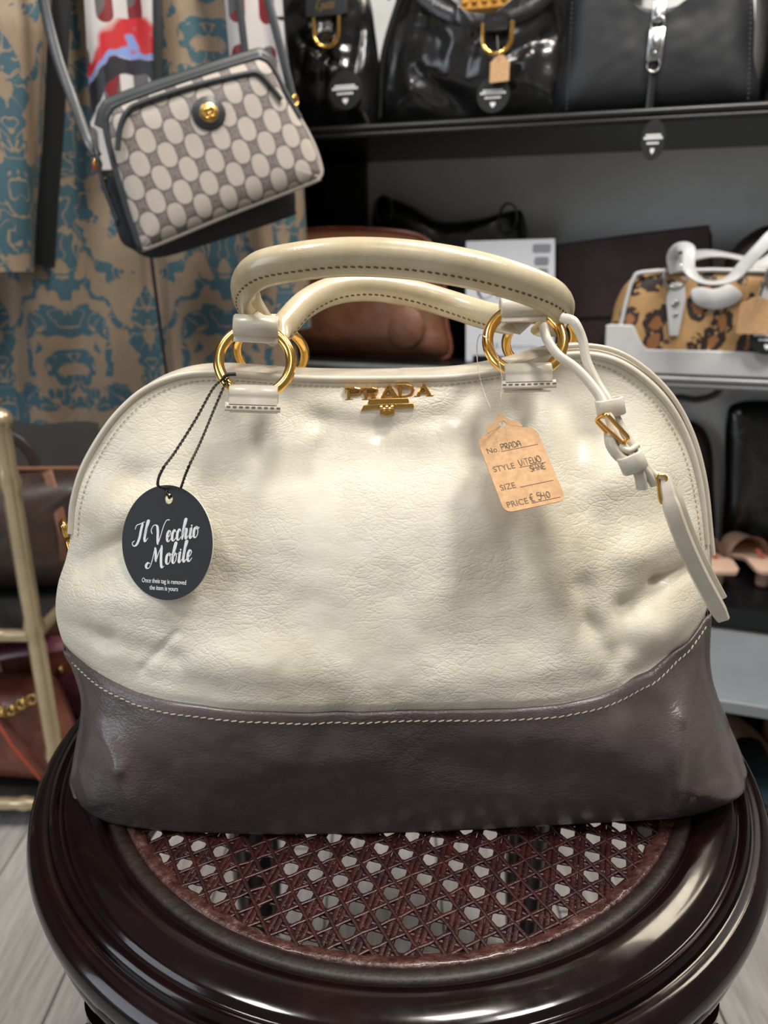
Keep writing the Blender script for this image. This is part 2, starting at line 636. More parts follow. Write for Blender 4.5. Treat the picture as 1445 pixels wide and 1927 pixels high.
MAT['edge_thread'] = plain('ochre_thread', (176, 154, 112), 0.7)
MAT['dark_thread'] = plain('brown_thread', (112, 92, 66), 0.7)
MAT['edge'] = plain('edge_paint', (120, 84, 48), 0.5)

# mahogany lacquer
t = NT('mahogany_lacquer', 0.12)
v = t.coord(scale=(1, 1, 3))
f = t.noise(v, 22, 5, 0.6, 0.6)
t.color(t.ramp(f, [(0.3, lc(11, 4, 5)), (0.55, lc(19, 6, 7)), (0.75, lc(28, 9, 10))]))
t.rough(t.noise(t.coord(), 90, 4), 0.07, 0.22)
t.coat(0.25, 0.05)
t.b.inputs['Specular IOR Level'].default_value = 0.3
t.bump(t.noise(t.coord(), 30, 2), 0.06, 0.002)
MAT['mahogany'] = t.m
t = NT('dusty_mahogany', 0.5)
f = t.noise(t.coord(), 160, 5, 0.7)
t.color(t.ramp(f, [(0.35, lc(20, 10, 9)), (0.6, lc(36, 23, 20)), (0.8, lc(66, 52, 46))]))
t.bump(t.noise(t.coord(), 260, 4), 0.4, 0.001)
MAT['dusty'] = t.m
t = NT('lacquered_cane', 0.42)
f = t.noise(t.coord(), 110, 4, 0.6)
t.color(t.ramp(f, [(0.3, lc(30, 8, 8)), (0.55, lc(48, 12, 11)), (0.8, lc(68, 23, 19))]))
t.coat(0.12, 0.2)
t.bump(t.noise(t.coord(), 500, 3), 0.5, 0.0008)
MAT['cane'] = t.m
t = NT('dusty_lacquer', 0.3)
f = t.noise(t.coord(), 130, 4, 0.7)
t.color(t.ramp(f, [(0.35, lc(48, 18, 17)), (0.58, lc(78, 50, 44)), (0.8, lc(130, 108, 98))]))
t.coat(0.5, 0.1)
t.bump(t.noise(t.coord(), 300, 4), 0.8, 0.0015)
MAT['cane_edge'] = t.m

# kraft card, black card
t = NT('kraft_card', 0.75)
f = t.noise(t.coord(), 260, 5, 0.7)
t.color(t.ramp(f, [(0.3, lc(178, 138, 98)), (0.55, lc(196, 156, 114)), (0.75, lc(206, 170, 130))]))
t.bump(t.noise(t.coord(), 700, 3), 0.15, 0.0005)
MAT['kraft'] = t.m
MAT['ink'] = plain('brown_ink', (84, 58, 38), 0.6)
MAT['pen'] = plain('dark_pen', (66, 52, 42), 0.6)
MAT['blackcard'] = plain('black_card', (13, 15, 16), 0.55, 0, 0.1, 200)
MAT['whiteprint'] = plain('white_print', (236, 236, 238), 0.5, 0, 0.02)
MAT['cardedge'] = plain('white_card_edge', (215, 213, 210), 0.7, 0, 0.05)
MAT['cord'] = plain('black_waxed_cord', (40, 36, 30), 0.5, 0, 0.3, 900)
t = NT('clear_plastic', 0.08)
t.color((1, 1, 1, 1))
t.b.inputs['Transmission Weight'].default_value = 0.9
t.b.inputs['IOR'].default_value = 1.2
MAT['clear'] = t.m

# canvas with honeycomb monogram
t = NT('monogram_canvas', 0.55)
v = t.coord(loc=True)
sp = t.n('ShaderNodeSeparateXYZ')
t.l(v, sp.inputs[0])
def oval(t, a, b, pa, pb, off, ra, rb):
    x = t.math('SUBTRACT', t.math('FRACT', t.math('ADD', t.math('DIVIDE', a, pa), off)), 0.5)
    y = t.math('SUBTRACT', t.math('FRACT', t.math('ADD', t.math('DIVIDE', b, pb), off)), 0.5)
    x = t.math('ABSOLUTE', t.math('DIVIDE', x, ra))
    y = t.math('ABSOLUTE', t.math('DIVIDE', y, rb))
    return t.math('ADD', t.math('POWER', x, 2.4), t.math('POWER', y, 2.4))
PA, PB = 0.0350, 0.0440
d = t.math('MINIMUM', oval(t, sp.outputs[0], sp.outputs[1], PA, PB, 0.0, 0.305, 0.315), oval(t, sp.outputs[0], sp.outputs[1], PA, PB, 0.5, 0.305, 0.315))
nz = t.noise(v, 420, 2)
dd = t.math('ADD', d, t.math('MULTIPLY', t.math('SUBTRACT', nz, 0.5), 0.35))
mn = t.voro(v, 260)
gr = t.mix(t.math('LESS_THAN', mn, 0.36), lc(116, 107, 104), lc(86, 80, 82))
pale = t.mix(t.noise(v, 500, 2), lc(160, 151, 142), lc(180, 171, 162))
line = t.math('LESS_THAN', dd, 1.5)
cc = t.mix(line, gr, lc(92, 85, 86))
t.color(t.mix(t.math('LESS_THAN', dd, 1.0), cc, pale))
t.bump(t.noise(v, 900, 2), 0.15, 0.0006)
MAT['monogram'] = t.m
MAT['navy'] = leather('dark_navy_leather', (30, 34, 38), (38, 43, 48), (50, 55, 60), (0.35, 0.5), 0.15, 1.5, 0.1)
MAT['blackleather'] = leather('black_glossy_leather', (12, 12, 13), (18, 18, 19), (28, 28, 29), (0.2, 0.36), 0.25, 0.8, 0.3)
MAT['patent'] = leather('black_patent_leather', (10, 10, 10), (16, 16, 17), (22, 22, 23), (0.12, 0.28), 0.2, 0.5, 0.5)
MAT['mattblack'] = plain('matt_black_leather', (27, 29, 33), 0.5, 0, 0.15, 30, 0.15, 500)
t = NT('embossed_black_leather', 0.22)
v = t.coord(loc=True)
ck = t.n('ShaderNodeTexBrick')
ck.inputs['Scale'].default_value = 60
ck.inputs['Mortar Size'].default_value = 0.03
t.l(v, ck.inputs['Vector'])
t.color(t.ramp(t.noise(v, 12, 4), [(0.3, lc(14, 14, 15)), (0.7, lc(32, 32, 33))]))
t.bump(t.math('ADD', ck.outputs['Fac'], t.noise(v, 150, 3)), 0.35, 0.0012)
t.coat(0.5, 0.1)
MAT['embossed'] = t.m
MAT['suede'] = leather('brown_croc_leather', (86, 54, 36), (112, 72, 50), (134, 90, 64), (0.36, 0.5), 0.5, 0.6, 0.1)
MAT['brown'] = leather('dark_brown_leather', (38, 28, 25), (52, 38, 33), (68, 50, 43), (0.35, 0.5), 0.2, 1.0, 0.1)
MAT['chestnut'] = leather('chestnut_leather', (84, 44, 34), (110, 60, 46), (136, 84, 68), (0.25, 0.42), 0.2, 1.0, 0.25)
MAT['rust'] = plain('rust_orange_edge', (148, 66, 44), 0.4)
MAT['burgundy'] = leather('burgundy_leather', (62, 26, 38), (84, 36, 52), (100, 48, 64), (0.3, 0.45), 0.15, 1.0, 0.2)
MAT['aubergine'] = leather('aubergine_leather', (40, 27, 29), (50, 35, 36), (60, 43, 44), (0.42, 0.55), 0.15, 1.2, 0.05)
MAT['whiteleather'] = plain('white_leather', (192, 192, 192), 0.35, 0, 0.04, 30, 0.1, 500)

# leopard
t = NT('leopard_print', 0.55)
v = t.coord(loc=True, scale=(1.25, 0.9, 1))
wn = t.n('ShaderNodeTexNoise')
wn.inputs['Scale'].default_value = 40
wn.inputs['Detail'].default_value = 3
t.l(v, wn.inputs['Vector'])
ws = t.n('ShaderNodeVectorMath', operation='SCALE')
ws.inputs['Scale'].default_value = 0.022
t.l(wn.outputs['Color'], ws.inputs[0])
ad = t.n('ShaderNodeVectorMath', operation='ADD')
t.l(v, ad.inputs[0])
t.l(ws.outputs[0], ad.inputs[1])
vd = t.voro(ad.outputs[0], 25, 'F1', 0.75)
brk = t.noise(v, 75, 2)
ring = t.math('MULTIPLY', t.math('GREATER_THAN', vd, 0.26), t.math('LESS_THAN', vd, 0.50))
spot = t.math('MULTIPLY', ring, t.math('GREATER_THAN', brk, 0.40))
inner = t.math('LESS_THAN', vd, 0.30)
base = t.mix(t.noise(v, 60, 3), lc(186, 150, 102), lc(160, 122, 78))
c1 = t.mix(inner, base, lc(146, 96, 58))
t.color(t.mix(spot, c1, lc(44, 32, 26)))
t.bump(t.noise(v, 700, 2), 0.2, 0.0006)
MAT['leopard'] = t.m

# damask brocade
t = NT('damask_brocade', 0.7)
tc = t.n('ShaderNodeAttribute')
tc.attribute_name = 'loc'
sp = t.n('ShaderNodeSeparateXYZ')
t.l(tc.outputs['Vector'], sp.inputs[0])
mx = t.math('PINGPONG', t.math('ADD', sp.outputs[0], 7.0), 0.125)
mz = t.math('MODULO', t.math('ADD', sp.outputs[1], 3.05), 0.46)
cb = t.n('ShaderNodeCombineXYZ')
t.l(mx, cb.inputs[0])
t.l(t.math('MULTIPLY', mz, 0.8), cb.inputs[1])
cv = cb.outputs[0]
n1 = t.noise(cv, 10.5, 1.0, 0.4, 1.1)
n2 = t.noise(cv, 44, 2, 0.5, 1.2)
wv = t.n('ShaderNodeTexWave', wave_type='RINGS', rings_direction='Z')
wv.inputs['Scale'].default_value = 7.0
wv.inputs['Distortion'].default_value = 7.0
wv.inputs['Detail'].default_value = 1.5
wv.inputs['Detail Scale'].default_value = 3.0
t.l(cv, wv.inputs['Vector'])
s1 = t.math('ADD', t.math('MULTIPLY', n1, 0.9), t.math('MULTIPLY', wv.outputs['Fac'], 0.13))
s1 = t.math('ADD', s1, t.math('MULTIPLY', n2, 0.26))
mask = t.ramp(s1, [(0.585, (0, 0, 0, 1)), (0.598, (1, 1, 1, 1))])
vn = t.math('LESS_THAN', t.math('ABSOLUTE', t.math('SUBTRACT', t.noise(cv, 30, 1, 0.4, 1.6), 0.5)), 0.022)
mask2 = t.math('MULTIPLY', mask, t.math('SUBTRACT', 1.0, vn))
raw = t.coord(loc=True, scale=(1, 9, 1))
slub = t.noise(raw, 120, 3, 0.6)
raw2 = t.coord(loc=True, scale=(9, 1, 1))
slub2 = t.noise(raw2, 60, 3, 0.6)
beige = t.mix(slub2, lc(120, 102, 84), lc(158, 138, 114))
teal = t.mix(slub, lc(24, 52, 64), lc(74, 112, 124))
t.color(t.mix(mask2, beige, teal))
t.bump(t.math('ADD', t.math('MULTIPLY', mask2, 0.8), slub), 0.35, 0.0015)
MAT['damask'] = t.m
MAT['cloth_and_shade'] = plain('black_cloth_and_gap_shade', (18, 20, 22), 0.6)  # real black cloth parts, and the painted shade strip beside the coat sleeve

# printed scarf
t = NT('printed_silk', 0.42)
sp = t.n('ShaderNodeSeparateXYZ')
tc = t.n('ShaderNodeAttribute')
tc.attribute_name = 'loc'
t.l(tc.outputs['Vector'], sp.inputs[0])
X, Z = sp.outputs[0], sp.outputs[1]
fx = t.math('SUBTRACT', t.math('FRACT', t.math('DIVIDE', X, 0.040)), 0.5)
fz = t.math('SUBTRACT', t.math('FRACT', t.math('DIVIDE', Z, 0.100)), 0.5)
ex = t.math('MULTIPLY', fx, 0.040)
ez = t.math('MULTIPLY', fz, 0.100)
ezc = t.math('MAXIMUM', t.math('SUBTRACT', t.math('ABSOLUTE', ez), 0.026), 0.0)
cap = t.math('LESS_THAN', t.math('ADD', t.math('POWER', ex, 2.0), t.math('POWER', ezc, 2.0)), 0.0112 ** 2)
swz = t.math('ADD', t.math('MULTIPLY', t.math('SINE', t.math('MULTIPLY', X, 30.0)), 0.030), t.math('MULTIPLY', t.math('ADD', X, 0.40), 0.45))
dz = t.math('SUBTRACT', t.math('SUBTRACT', t.math('MODULO', t.math('ADD', Z, 4.0), 0.16), 0.08), swz)
dz = t.math('ADD', dz, t.math('MULTIPLY', t.math('SUBTRACT', t.noise(t.coord(loc=True), 16, 2), 0.5), 0.09))
def soft(t, d, c, w, e):
    q = t.math('DIVIDE', t.math('SUBTRACT', w, t.math('ABSOLUTE', t.math('SUBTRACT', d, c))), e)
    return t.math('MINIMUM', t.math('MAXIMUM', q, 0.0), 1.0)
blue = soft(t, dz, 0.0, 0.007, 0.003)
red = soft(t, dz, 0.014, 0.020, 0.012)
blk = soft(t, dz, -0.024, 0.018, 0.002)
slotc = t.mix(t.math('GREATER_THAN', t.noise(t.coord(loc=True), 14, 1), 0.5), lc(92, 86, 84), lc(118, 26, 30))
c = t.mix(cap, lc(196, 190, 188), slotc)
c = t.mix(blk, c, lc(30, 28, 34))
c = t.mix(red, c, lc(186, 34, 40))
c = t.mix(blue, c, lc(122, 144, 196))
t.color(c)
MAT['scarf'] = t.m

# building surfaces
def wallmat(name, rgb, rough=0.7):
    t = NT(name, rough)
    f = t.noise(t.coord(), 7, 4, 0.6)
    c = lc(*rgb)
    t.color(t.ramp(f, [(0.3, tuple(q * 0.92 for q in c[:3]) + (1,)), (0.7, tuple(min(1, q * 1.06) for q in c[:3]) + (1,))]))
    t.bump(t.noise(t.coord(), 240, 3), 0.06, 0.001)
    return t.m
MAT['wall'] = wallmat('dark_grey_wall_paint', (92, 90, 84))
MAT['shelfback'] = wallmat('grey_shelf_back_paint', (216, 218, 216), 0.5)
MAT['plinth'] = wallmat('light_grey_panel', (132, 139, 144), 0.4)
MAT['blackmetal'] = plain('black_powdercoat', (22, 23, 24), 0.32, 0.0, 0.15, 60)
MAT['greymetal'] = plain('graphite_metal', (46, 46, 46), 0.4, 0.2, 0.15, 60)
MAT['greyedge'] = plain('satin_grey_shelf_edge', (120, 122, 122), 0.35, 0.4, 0.08, 60)
t = NT('grey_oak_planks', 0.42)
oi = t.n('ShaderNodeObjectInfo')
v = t.coord(scale=(9, 1, 1))
ad = t.n('ShaderNodeVectorMath', operation='ADD')
t.l(v, ad.inputs[0])
t.l(oi.outputs['Random'], ad.inputs[1])
g1 = t.noise(ad.outputs[0], 9, 6, 0.65, 0.7)
t.color(t.ramp(g1, [(0.3, lc(134, 131, 128)), (0.55, lc(162, 159, 156)), (0.75, lc(180, 177, 174))]))
t.bump(g1, 0.15, 0.001)
MAT['plank'] = t.m
MAT['subfloor'] = plain('dark_floor_joint', (50, 48, 46), 0.8)
MAT['nude'] = plain('nude_leather', (190, 156, 132), 0.35, 0, 0.05)
MAT['insole'] = plain('blush_insole', (206, 172, 150), 0.5, 0, 0.04)
MAT['redprint'] = plain('red_insole_print', (176, 84, 70), 0.5)
MAT['tan'] = plain('tan_leather', (212, 172, 136), 0.35, 0, 0.1)
MAT['tealsole'] = plain('dark_teal_insole', (38, 56, 66), 0.45)
MAT['paper'] = plain('white_paper', (206, 208, 214), 0.6, 0, 0.02)
MAT['greyprint'] = plain('grey_print', (128, 130, 136), 0.6)
MAT['giltframe'] = plain('gilt_picture_frame', (206, 150, 70), 0.35, 0.7, 0.3, 120, 0.4, 150)
MAT['acrylic'] = plain('dark_acrylic', (20, 20, 22), 0.2)

# ============================================================ the room
fl = MB().box((0.0, 0.9, -0.02), (4.6, 4.2, 0.02)).build('floor', MAT['subfloor'], smooth=False)
struct(fl)
pw, pl = 0.152, 1.22
plank_mesh = MB().bbox((0, 0, -0.006), (pw - 0.0022, pl - 0.003, 0.012), 0.0012)
pm = None
for i in range(-12, 13):
    y = -0.6 + (i * 0.37) % pl - pl
    while y < 2.6:
        if pm is None:
            po = plank_mesh.build('plank', MAT['plank'], fl, smooth=False)
            pm = po.data
        else:
            po = bpy.data.objects.new('plank', pm)
            col.objects.link(po)
            po.parent = fl
        po.location = (i * pw, y, 0)
        y += pl
        if y > 2.7:
            break
wb = MB().box((0.0, 1.86, 1.3), (4.6, 0.06, 2.7)).build('wall_back', MAT['wall'], smooth=False)
struct(wb)
wl = MB().box((-2.3, 0.9, 1.3), (0.06, 2.0, 2.7)).build('wall_left', MAT['wall'], smooth=False)
struct(wl)

# ============================================================ stool
ZS = 0.46
SC = V((0.010, 0.483, ZS))
stool = thing('stool', 'round dark mahogany stool with lacquered cane seat under the cream handbag', 'stool', (SC.x, SC.y, 0))
prof = [(.1985, -.014), (.1985, .0005), (.2005, .001), (.2010, .0005), (.2120, .0015), (.2132, .0045), (.2150, .0062), (.2190, .0064), (.2240, .0060), (.2290, .0052), (.2335, .0040), (.2352, .0030), (.2362, .0012),
        (.2375, .0006), (.2392, .0012), (.2405, .0030), (.2425, .0036), (.2440, .0026), (.2448, .0000), (.2455, -.0020), (.2470, -.0022), (.2500, -.0010),
        (.2545, -.0030), (.2580, -.0072), (.2596, -.0125), (.2590, -.0180), (.2565, -.0222), (.2535, -.0242), (.2528, -.0262), (.2545, -.0280), (.2556, -.0310),
        (.2552, -.0350), (.2528, -.0380), (.2490, -.0392), (.2470, -.0410), (.2475, -.0440), (.2480, -.0470), (.2460, -.0500), (.2410, -.0515),
        (.2300, -.052), (.2050, -.052), (.1985, -.045)]
MB().lathe(prof[::-1], SC, 160, closed_prof=True).build('seat_frame', MAT['mahogany'], stool, angle=50)
ring = []
MB().lathe([(.2010, -.002), (.2010, .0022), (.2030, .0036), (.2075, .0040), (.2100, .0032), (.2110, .0005), (.2110, -.002)][::-1], SC, 160, closed_prof=True).build('groove_bead', MAT['dusty'], stool)
# clogged edge of the caning, a lumpy lacquer lip
rows = []
for i in range(240):
    a = 2 * math.pi * i / 240
    row = []
    for r, z in ((.2010, -.003), (.2010, .0026), (.1990, .0030), (.1965, .0024), (.1935, .0012), (.1915, -.0004), (.1915, -.003)):
        k = noise.noise(V((math.cos(a) * 30, math.sin(a) * 30, r * 90)))
        k2 = noise.noise(V((math.cos(a) * 9, math.sin(a) * 9, 4)))
        rr = r if r > .2 else r + 0.0028 * k + 0.002 * k2
        row.append(SC + V((rr * math.cos(a), rr * math.sin(a), z + 0.0007 * k)))
    rows.append(row)
MB().grid([r[::-1] for r in rows], cu=True, cv=True).build('cane_edge_lip', MAT['cane_edge'], stool)
# cane webbing: pairs both ways plus two diagonals per mesh
cane = MB()
pitch = 0.0155
th = rad(-17)
RC = 0.2005
def strand(dirang, off, w, z0):
    d = V((math.cos(dirang), math.sin(dirang), 0))
    nrm = V((-d.y, d.x, 0))
    if abs(off) > RC - 0.002:
        return
    L = math.sqrt(RC * RC - off * off)
    n = max(2, int(2 * L / 0.0078))
    path = []
    ph = off * 900
    for i in range(n + 1):
        s = -L + 2 * L * i / n
        p = SC + d * s + nrm * (off + 0.00025 * noise.noise(V((s * 90, off * 400, z0 * 3000)))) + V((0, 0, z0 + 0.0005 * math.sin(s / pitch * math.pi * 2 + ph)))
        path.append(p)
    pr = [(0.00055, -w * .3), (0.00055, w * .3), (0.0001, w * .5), (-0.0005, w * .4), (-0.0005, -w * .4), (0.0001, -w * .5)]
    cane.sweep(path, pr, (0, 0, 1))
N = 14
for k in range(-N, N + 1):
    for sgn in (-1, 1):
        strand(th, k * pitch + sgn * 0.00175, 0.0034, -0.0004)
        strand(th + math.pi / 2, k * pitch + sgn * 0.00175, 0.0034, 0.0002)
for k in range(-2 * N, 2 * N + 1):
    off = (k + 0.5) * pitch / math.sqrt(2)
    strand(th + math.pi / 4, off, 0.0022, 0.0007)
    strand(th - math.pi / 4, off, 0.0022, 0.0011)
co = cane.build('cane_webbing', MAT['cane'], stool)
co['kind'] = 'stuff'
# apron and four turned legs
MB().lathe([(.236, -.135), (.239, -.130), (.239, -.122), (.2365, -.118), (.2365, -.052), (.216, -.052), (.216, -.135)], SC, 128, closed_prof=True).build('apron', MAT['mahogany'], stool, angle=40)
legp = [(.0, -.052), (.030, -.052), (.030, -.075), (.033, -.080), (.034, -.088), (.031, -.096), (.026, -.100), (.026, -.104), (.031, -.110), (.033, -.118), (.030, -.126), (.024, -.130), (.0235, -.138),
        (.0265, -.150), (.0265, -.30), (.021, -.38), (.019, -.41), (.022, -.418), (.023, -.426), (.018, -.434), (.014, -.444), (.016, -.460), (.0, -.460)]
for a in (-132, -48, 48, 132):
    ar = rad(a)
    c = SC + V((0.224 * math.cos(ar), 0.224 * math.sin(ar), 0))
    mb = MB()
    rows = []
    nn = 48
    for i in range(nn):
        b = 2 * math.pi * i / nn
        row = []
        for r, z in legp:
            flute = 1 - (0.10 * (0.5 + 0.5 * math.cos(b * 12)) if -.40 < z < -.145 else 0)
            row.append(c + V((r * flute * math.cos(b), r * flute * math.sin(b), z)))
        rows.append(row[::-1])
    mb.grid(rows, cv=True)
    lg = mb.build('leg', MAT['mahogany'], stool, angle=45)
    # carved rosette block on the outer face of the leg
    rf = Frame(c + V((math.cos(ar), math.sin(ar), 0)) * 0.0305 + V((0, 0, -.080)), (-math.sin(ar), math.cos(ar), 0), (0, 0, 1))
    rm = MB()
    rm.prism(circ(0, 0, .019, n=24), rf, -.012, .004, .002)
    for q in range(8):
        b = 2 * math.pi * q / 8
        rm.sphere(rf(.0115 * math.cos(b), .0115 * math.sin(b), .004), .0048, 8, 6)
    rm.sphere(rf(0, 0, .005), .005, 10, 6)
    rm.build('rosette', MAT['mahogany'], lg)

# ============================================================ cream and taupe handbag
bag = thing('handbag', 'cream and taupe leather dome handbag with gold rings standing on cane stool', 'handbag', (0.015, 0.47, ZS))
BD = 0.470
OUT = [(139, 1492, .417), (152, 1530, .400), (205, 1560, .383), (350, 1577, .375), (560, 1577, .373), (800, 1572, .375), (1050, 1557, .381), (1285, 1546, .388), (1368, 1515, .402), (1402, 1480, .420),
       (1398, 1448, .428), (1376, 1390, .432), (1348, 1325, .430), (1330, 1255, .428), (1330, 1175, .428), (1334, 1085, .430), (1328, 1010, .434), (1318, 920, .438), (1298, 840, .441), (1265, 772, .443), (1222, 722, .445),
       (1168, 684, .446), (1110, 668, .446), (1040, 672, .446), (960, 694, .446), (860, 709, .446), (740, 713, .446), (600, 713, .446), (500, 708, .446), (405, 702, .446), (335, 708, .445), (272, 734, .443),
       (222, 778, .440), (183, 832, .438), (153, 890, .436), (137, 950, .434), (133, 1005, .432), (124, 1052, .430), (109, 1100, .428), (105, 1155, .426), (119, 1210, .424), (143, 1258, .422), (160, 1325, .420), (146, 1420, .418)]
o3 = []
for px, py, D in OUT:
    p = P(px, py, D)
    o3.append((p.x, max(0.004, p.z - ZS), D))
o3 = cr(o3, 8, True)
BC = (0.012, 0.130)
NA = 720
tabR, tabE = [0.0] * NA, [0.0] * NA
angs = sorted((math.atan2(z - BC[1], x - BC[0]) % (2 * math.pi), math.hypot(x - BC[0], z - BC[1]), D) for x, z, D in o3)
angs = [(a - 2 * math.pi, r, d) for a, r, d in angs[-3:]] + angs + [(a + 2 * math.pi, r, d) for a, r, d in angs[:3]]
j = 0
for i in range(NA):
    a = 2 * math.pi * i / NA
    while angs[j + 1][0] < a:
        j += 1
    (a0, r0, d0), (a1, r1, d1) = angs[j], angs[j + 1]
    u = (a - a0) / max(1e-9, a1 - a0)
    tabR[i] = r0 + (r1 - r0) * u
    tabE[i] = d0 + (d1 - d0) * u
def tabat(tab, a):
    f = (a % (2 * math.pi)) / (2 * math.pi) * NA
    i = int(f) % NA
    u = f - int(f)
    return tab[i] * (1 - u) + tab[(i + 1) % NA] * u
DC = cr([(0, .376), (.03, .369), (.08, .367), (.12, .371), (.16, .379), (.20, .393), (.23, .409), (.25, .422), (.265, .432), (.28, .443), (.30, .446)], 6)
CREASE = [  # px segment, width px, depth mm (positive goes inwards)
    (520, 745, 600, 792, 26, 3.2), (600, 792, 720, 812, 26, 3.0), (720, 812, 830, 785, 28, 3.0), (830, 785, 900, 730, 26, 2.6), (560, 765, 860, 760, 30, -1.6),
    (900, 740, 880, 800, 22, -2.2), (1040, 735, 1100, 830, 34, 4.0), (1100, 830, 1090, 960, 40, 2.4), (1150, 900, 1230, 880, 50, -4.5), (1240, 720, 1280, 860, 20, 2.0),
    (1178, 1150, 1240, 1100, 22, 4.5), (1240, 1100, 1336, 1052, 15, 7.5), (1178, 1150, 1176, 1215, 26, 5.0), (1235, 1180, 1325, 1140, 36, -4.5), (1190, 1040, 1320, 1000, 36, -5.0),
    (1098, 1110, 1108, 1180, 26, 4.5), (1108, 1180, 1150, 1240, 22, 3.5), (1040, 1030, 1060, 1180, 40, -2.4), (1260, 1230, 1200, 1270, 24, 3.0),
    (150, 1062, 240, 1018, 22, 5.0), (240, 1018, 330, 1000, 22, 2.6), (112, 1170, 200, 1204, 18, 5.0), (200, 1204, 330, 1238, 20, 3.0), (332, 1190, 268, 1256, 7, 1.6),
    (180, 862, 250, 905, 34, 2.6), (250, 905, 330, 890, 30, 2.0), (150, 1120, 300, 1130, 40, -3.0), (190, 960, 260, 950, 30, -2.2), (420, 1230, 700, 1260, 40, -1.8), (700, 1260, 980, 1210, 46, 2.0),
    (400, 1000, 900, 960, 90, -2.0), (980, 1030, 760, 1110, 60, 1.2), (560, 1140, 420, 1090, 40, 1.4),
    (178, 1350, 225, 1440, 13, -3.0), (225, 1440, 285, 1565, 15, -3.5), (225, 1360, 330, 1540, 36, 3.0), (185, 1420, 215, 1530, 20, 3.0), (150, 1430, 170, 1510, 12, -2.0),
    (1300, 1250, 1282, 1340, 15, -3.0), (1282, 1340, 1265, 1540, 16, -3.5), (1225, 1330, 1200, 1530, 44, 3.0), (1325, 1330, 1350, 1460, 22, 3.0), (1310, 1490, 1390, 1470, 12, -2.0),
    (520, 1430, 760, 1420, 36, -2.0), (760, 1420, 1040, 1460, 36, 2.4), (430, 1500, 700, 1510, 30, 2.0), (900, 1380, 1150, 1390, 40, -2.5), (640, 1340, 560, 1460, 24, 1.4),
]
def crease(px, py):
    h = 0.0
    for a, b, c, d, w, am in CREASE:
        if min(a, c) - 3 * w < px < max(a, c) + 3 * w and min(b, d) - 3 * w < py < max(b, d) + 3 * w:
            h += am * math.exp(-(segd(px, py, a, b, c, d) / w) ** 2)
    return h * 0.001
def sfrac(x, z):
    a = math.atan2(z - BC[1], x - BC[0])
    return math.hypot(x - BC[0], z - BC[1]) / tabat(tabR, a), a
def seamz(x):
    return lin([(-.24, .112), (-.20, .104), (-.15, .0985), (-.05, .0955), (.03, .096), (.10, .0995), (.16, .108), (.19, .118), (.22, .136), (.26, .142)], x)
def Fs(x, z, front=True, puff=True):
    s, a = sfrac(x, z)
    s = min(s, 1.0)
    De, Dc = tabat(tabE, a), lin(DC, z)
    D = Dc + (De - Dc) * s ** (3.4 + 5.5 * sm(.115, .06, z))
    k = 1 - s ** 10
    if not front:
        return 2 * BD - D
    p = V((x, D, ZS + z))
    px, py = proj(p)
    D += crease(px, py) * k
    D += (0.0022 * noise.noise(V((x * 13, z * 15, 3.1))) + 0.0010 * noise.noise(V((x * 34, z * 40, 7.7))) + 0.0004 * noise.noise(V((x * 85, z * 110, 1.7)))) * k
    if puff:
        dz = z - seamz(x)
        D -= 0.0035 * math.exp(-((dz - 0.022) / 0.017) ** 2) * k
        if dz < 0.006:
            D += 0.0022 * sm(0.006, -0.002, dz)
    return D
def S(x, z, off=0.0):
    return V((x, Fs(x, z) - off, ZS + z))
def surf_px(px, py):
    # point of the bag front under a pixel of the photograph, with its normal
    D = 0.38
    for _ in range(12):
        p = P(px, py, D)
        D = Fs(p.x, p.z - ZS)
    p = P(px, py, D)
    x, z = p.x, p.z - ZS
    e = 0.002
    tx = S(x + e, z) - S(x - e, z)
    tz = S(x, z + e) - S(x, z - e)
    return S(x, z), tx.cross(tz).normalized(), tx.normalized()
NT_, NS_ = 420, 110
def panel(front):
    rows = []
    for k in range(NS_ + 1):
        s = (k / NS_) ** 0.85
        row = []
        for i in range(NT_):
            a = 2 * math.pi * i / NT_
            r = tabat(tabR, a) * s
            x, z = BC[0] + r * math.cos(a), BC[1] + r * math.sin(a)
            tuck = sm(-0.008, -0.028, z - seamz(x))
            D_ = Fs(x, z, front) + (0.004 * tuck if front else -0.004 * tuck)
            row.append((x - (x - BC[0]) * .03 * tuck, D_, ZS + z + .006 * tuck * max(0, 1 - z / .05)))
        rows.append(row)
    return rows if front else [r[::-1] for r in rows]
fm = MB().grid(panel(True), cu=True).build('front_panel', MAT['cream'], bag)
MB().grid(panel(False)[::2], cu=True).build('back_panel', MAT['cream'], bag)
# gusset strip joining the two panels round the edge
rows = []
for i in range(NT_):
    a = 2 * math.pi * i / NT_
    r, De = tabat(tabR, a), tabat(tabE, a)
    x, z = BC[0] + r * math.cos(a), BC[1] + r * math.sin(a)
    side = abs(math.cos(a)) ** 2
    bl = 0.011 * side * (1 if z > 0.07 else 0.4) + (0.002 if math.sin(a) > 0 else 0)
    if math.cos(a) < 0:
        bl *= 0.35
    nx, nz = math.cos(a), math.sin(a)
    tuck = sm(-0.008, -0.028, z - seamz(x))
    x -= (x - BC[0]) * .03 * tuck
    z += .006 * tuck * max(0, 1 - z / .05)
    row = []
    for q in range(13):
        u = q / 12
        b = bl * math.sin(math.pi * u) ** 0.8
        row.append((x + nx * b, De + (2 * BD - 2 * De) * u, ZS + max(0.003, z + nz * b)))
    rows.append(row)
MB().grid(rows, cv=True).build('gusset', MAT['cream_trim'], bag)
def edge_pt(a, s=1.0, off=0.0):
    r = tabat(tabR, a) * s
    x, z = BC[0] + r * math.cos(a), BC[1] + r * math.sin(a)
    return V((x, Fs(x, z) - off, ZS + z))
a_lo, a_hi = rad(13), rad(166)
pp = [edge_pt(a_lo + (a_hi - a_lo) * i / 240, 1.0, 0.0003) for i in range(241)]
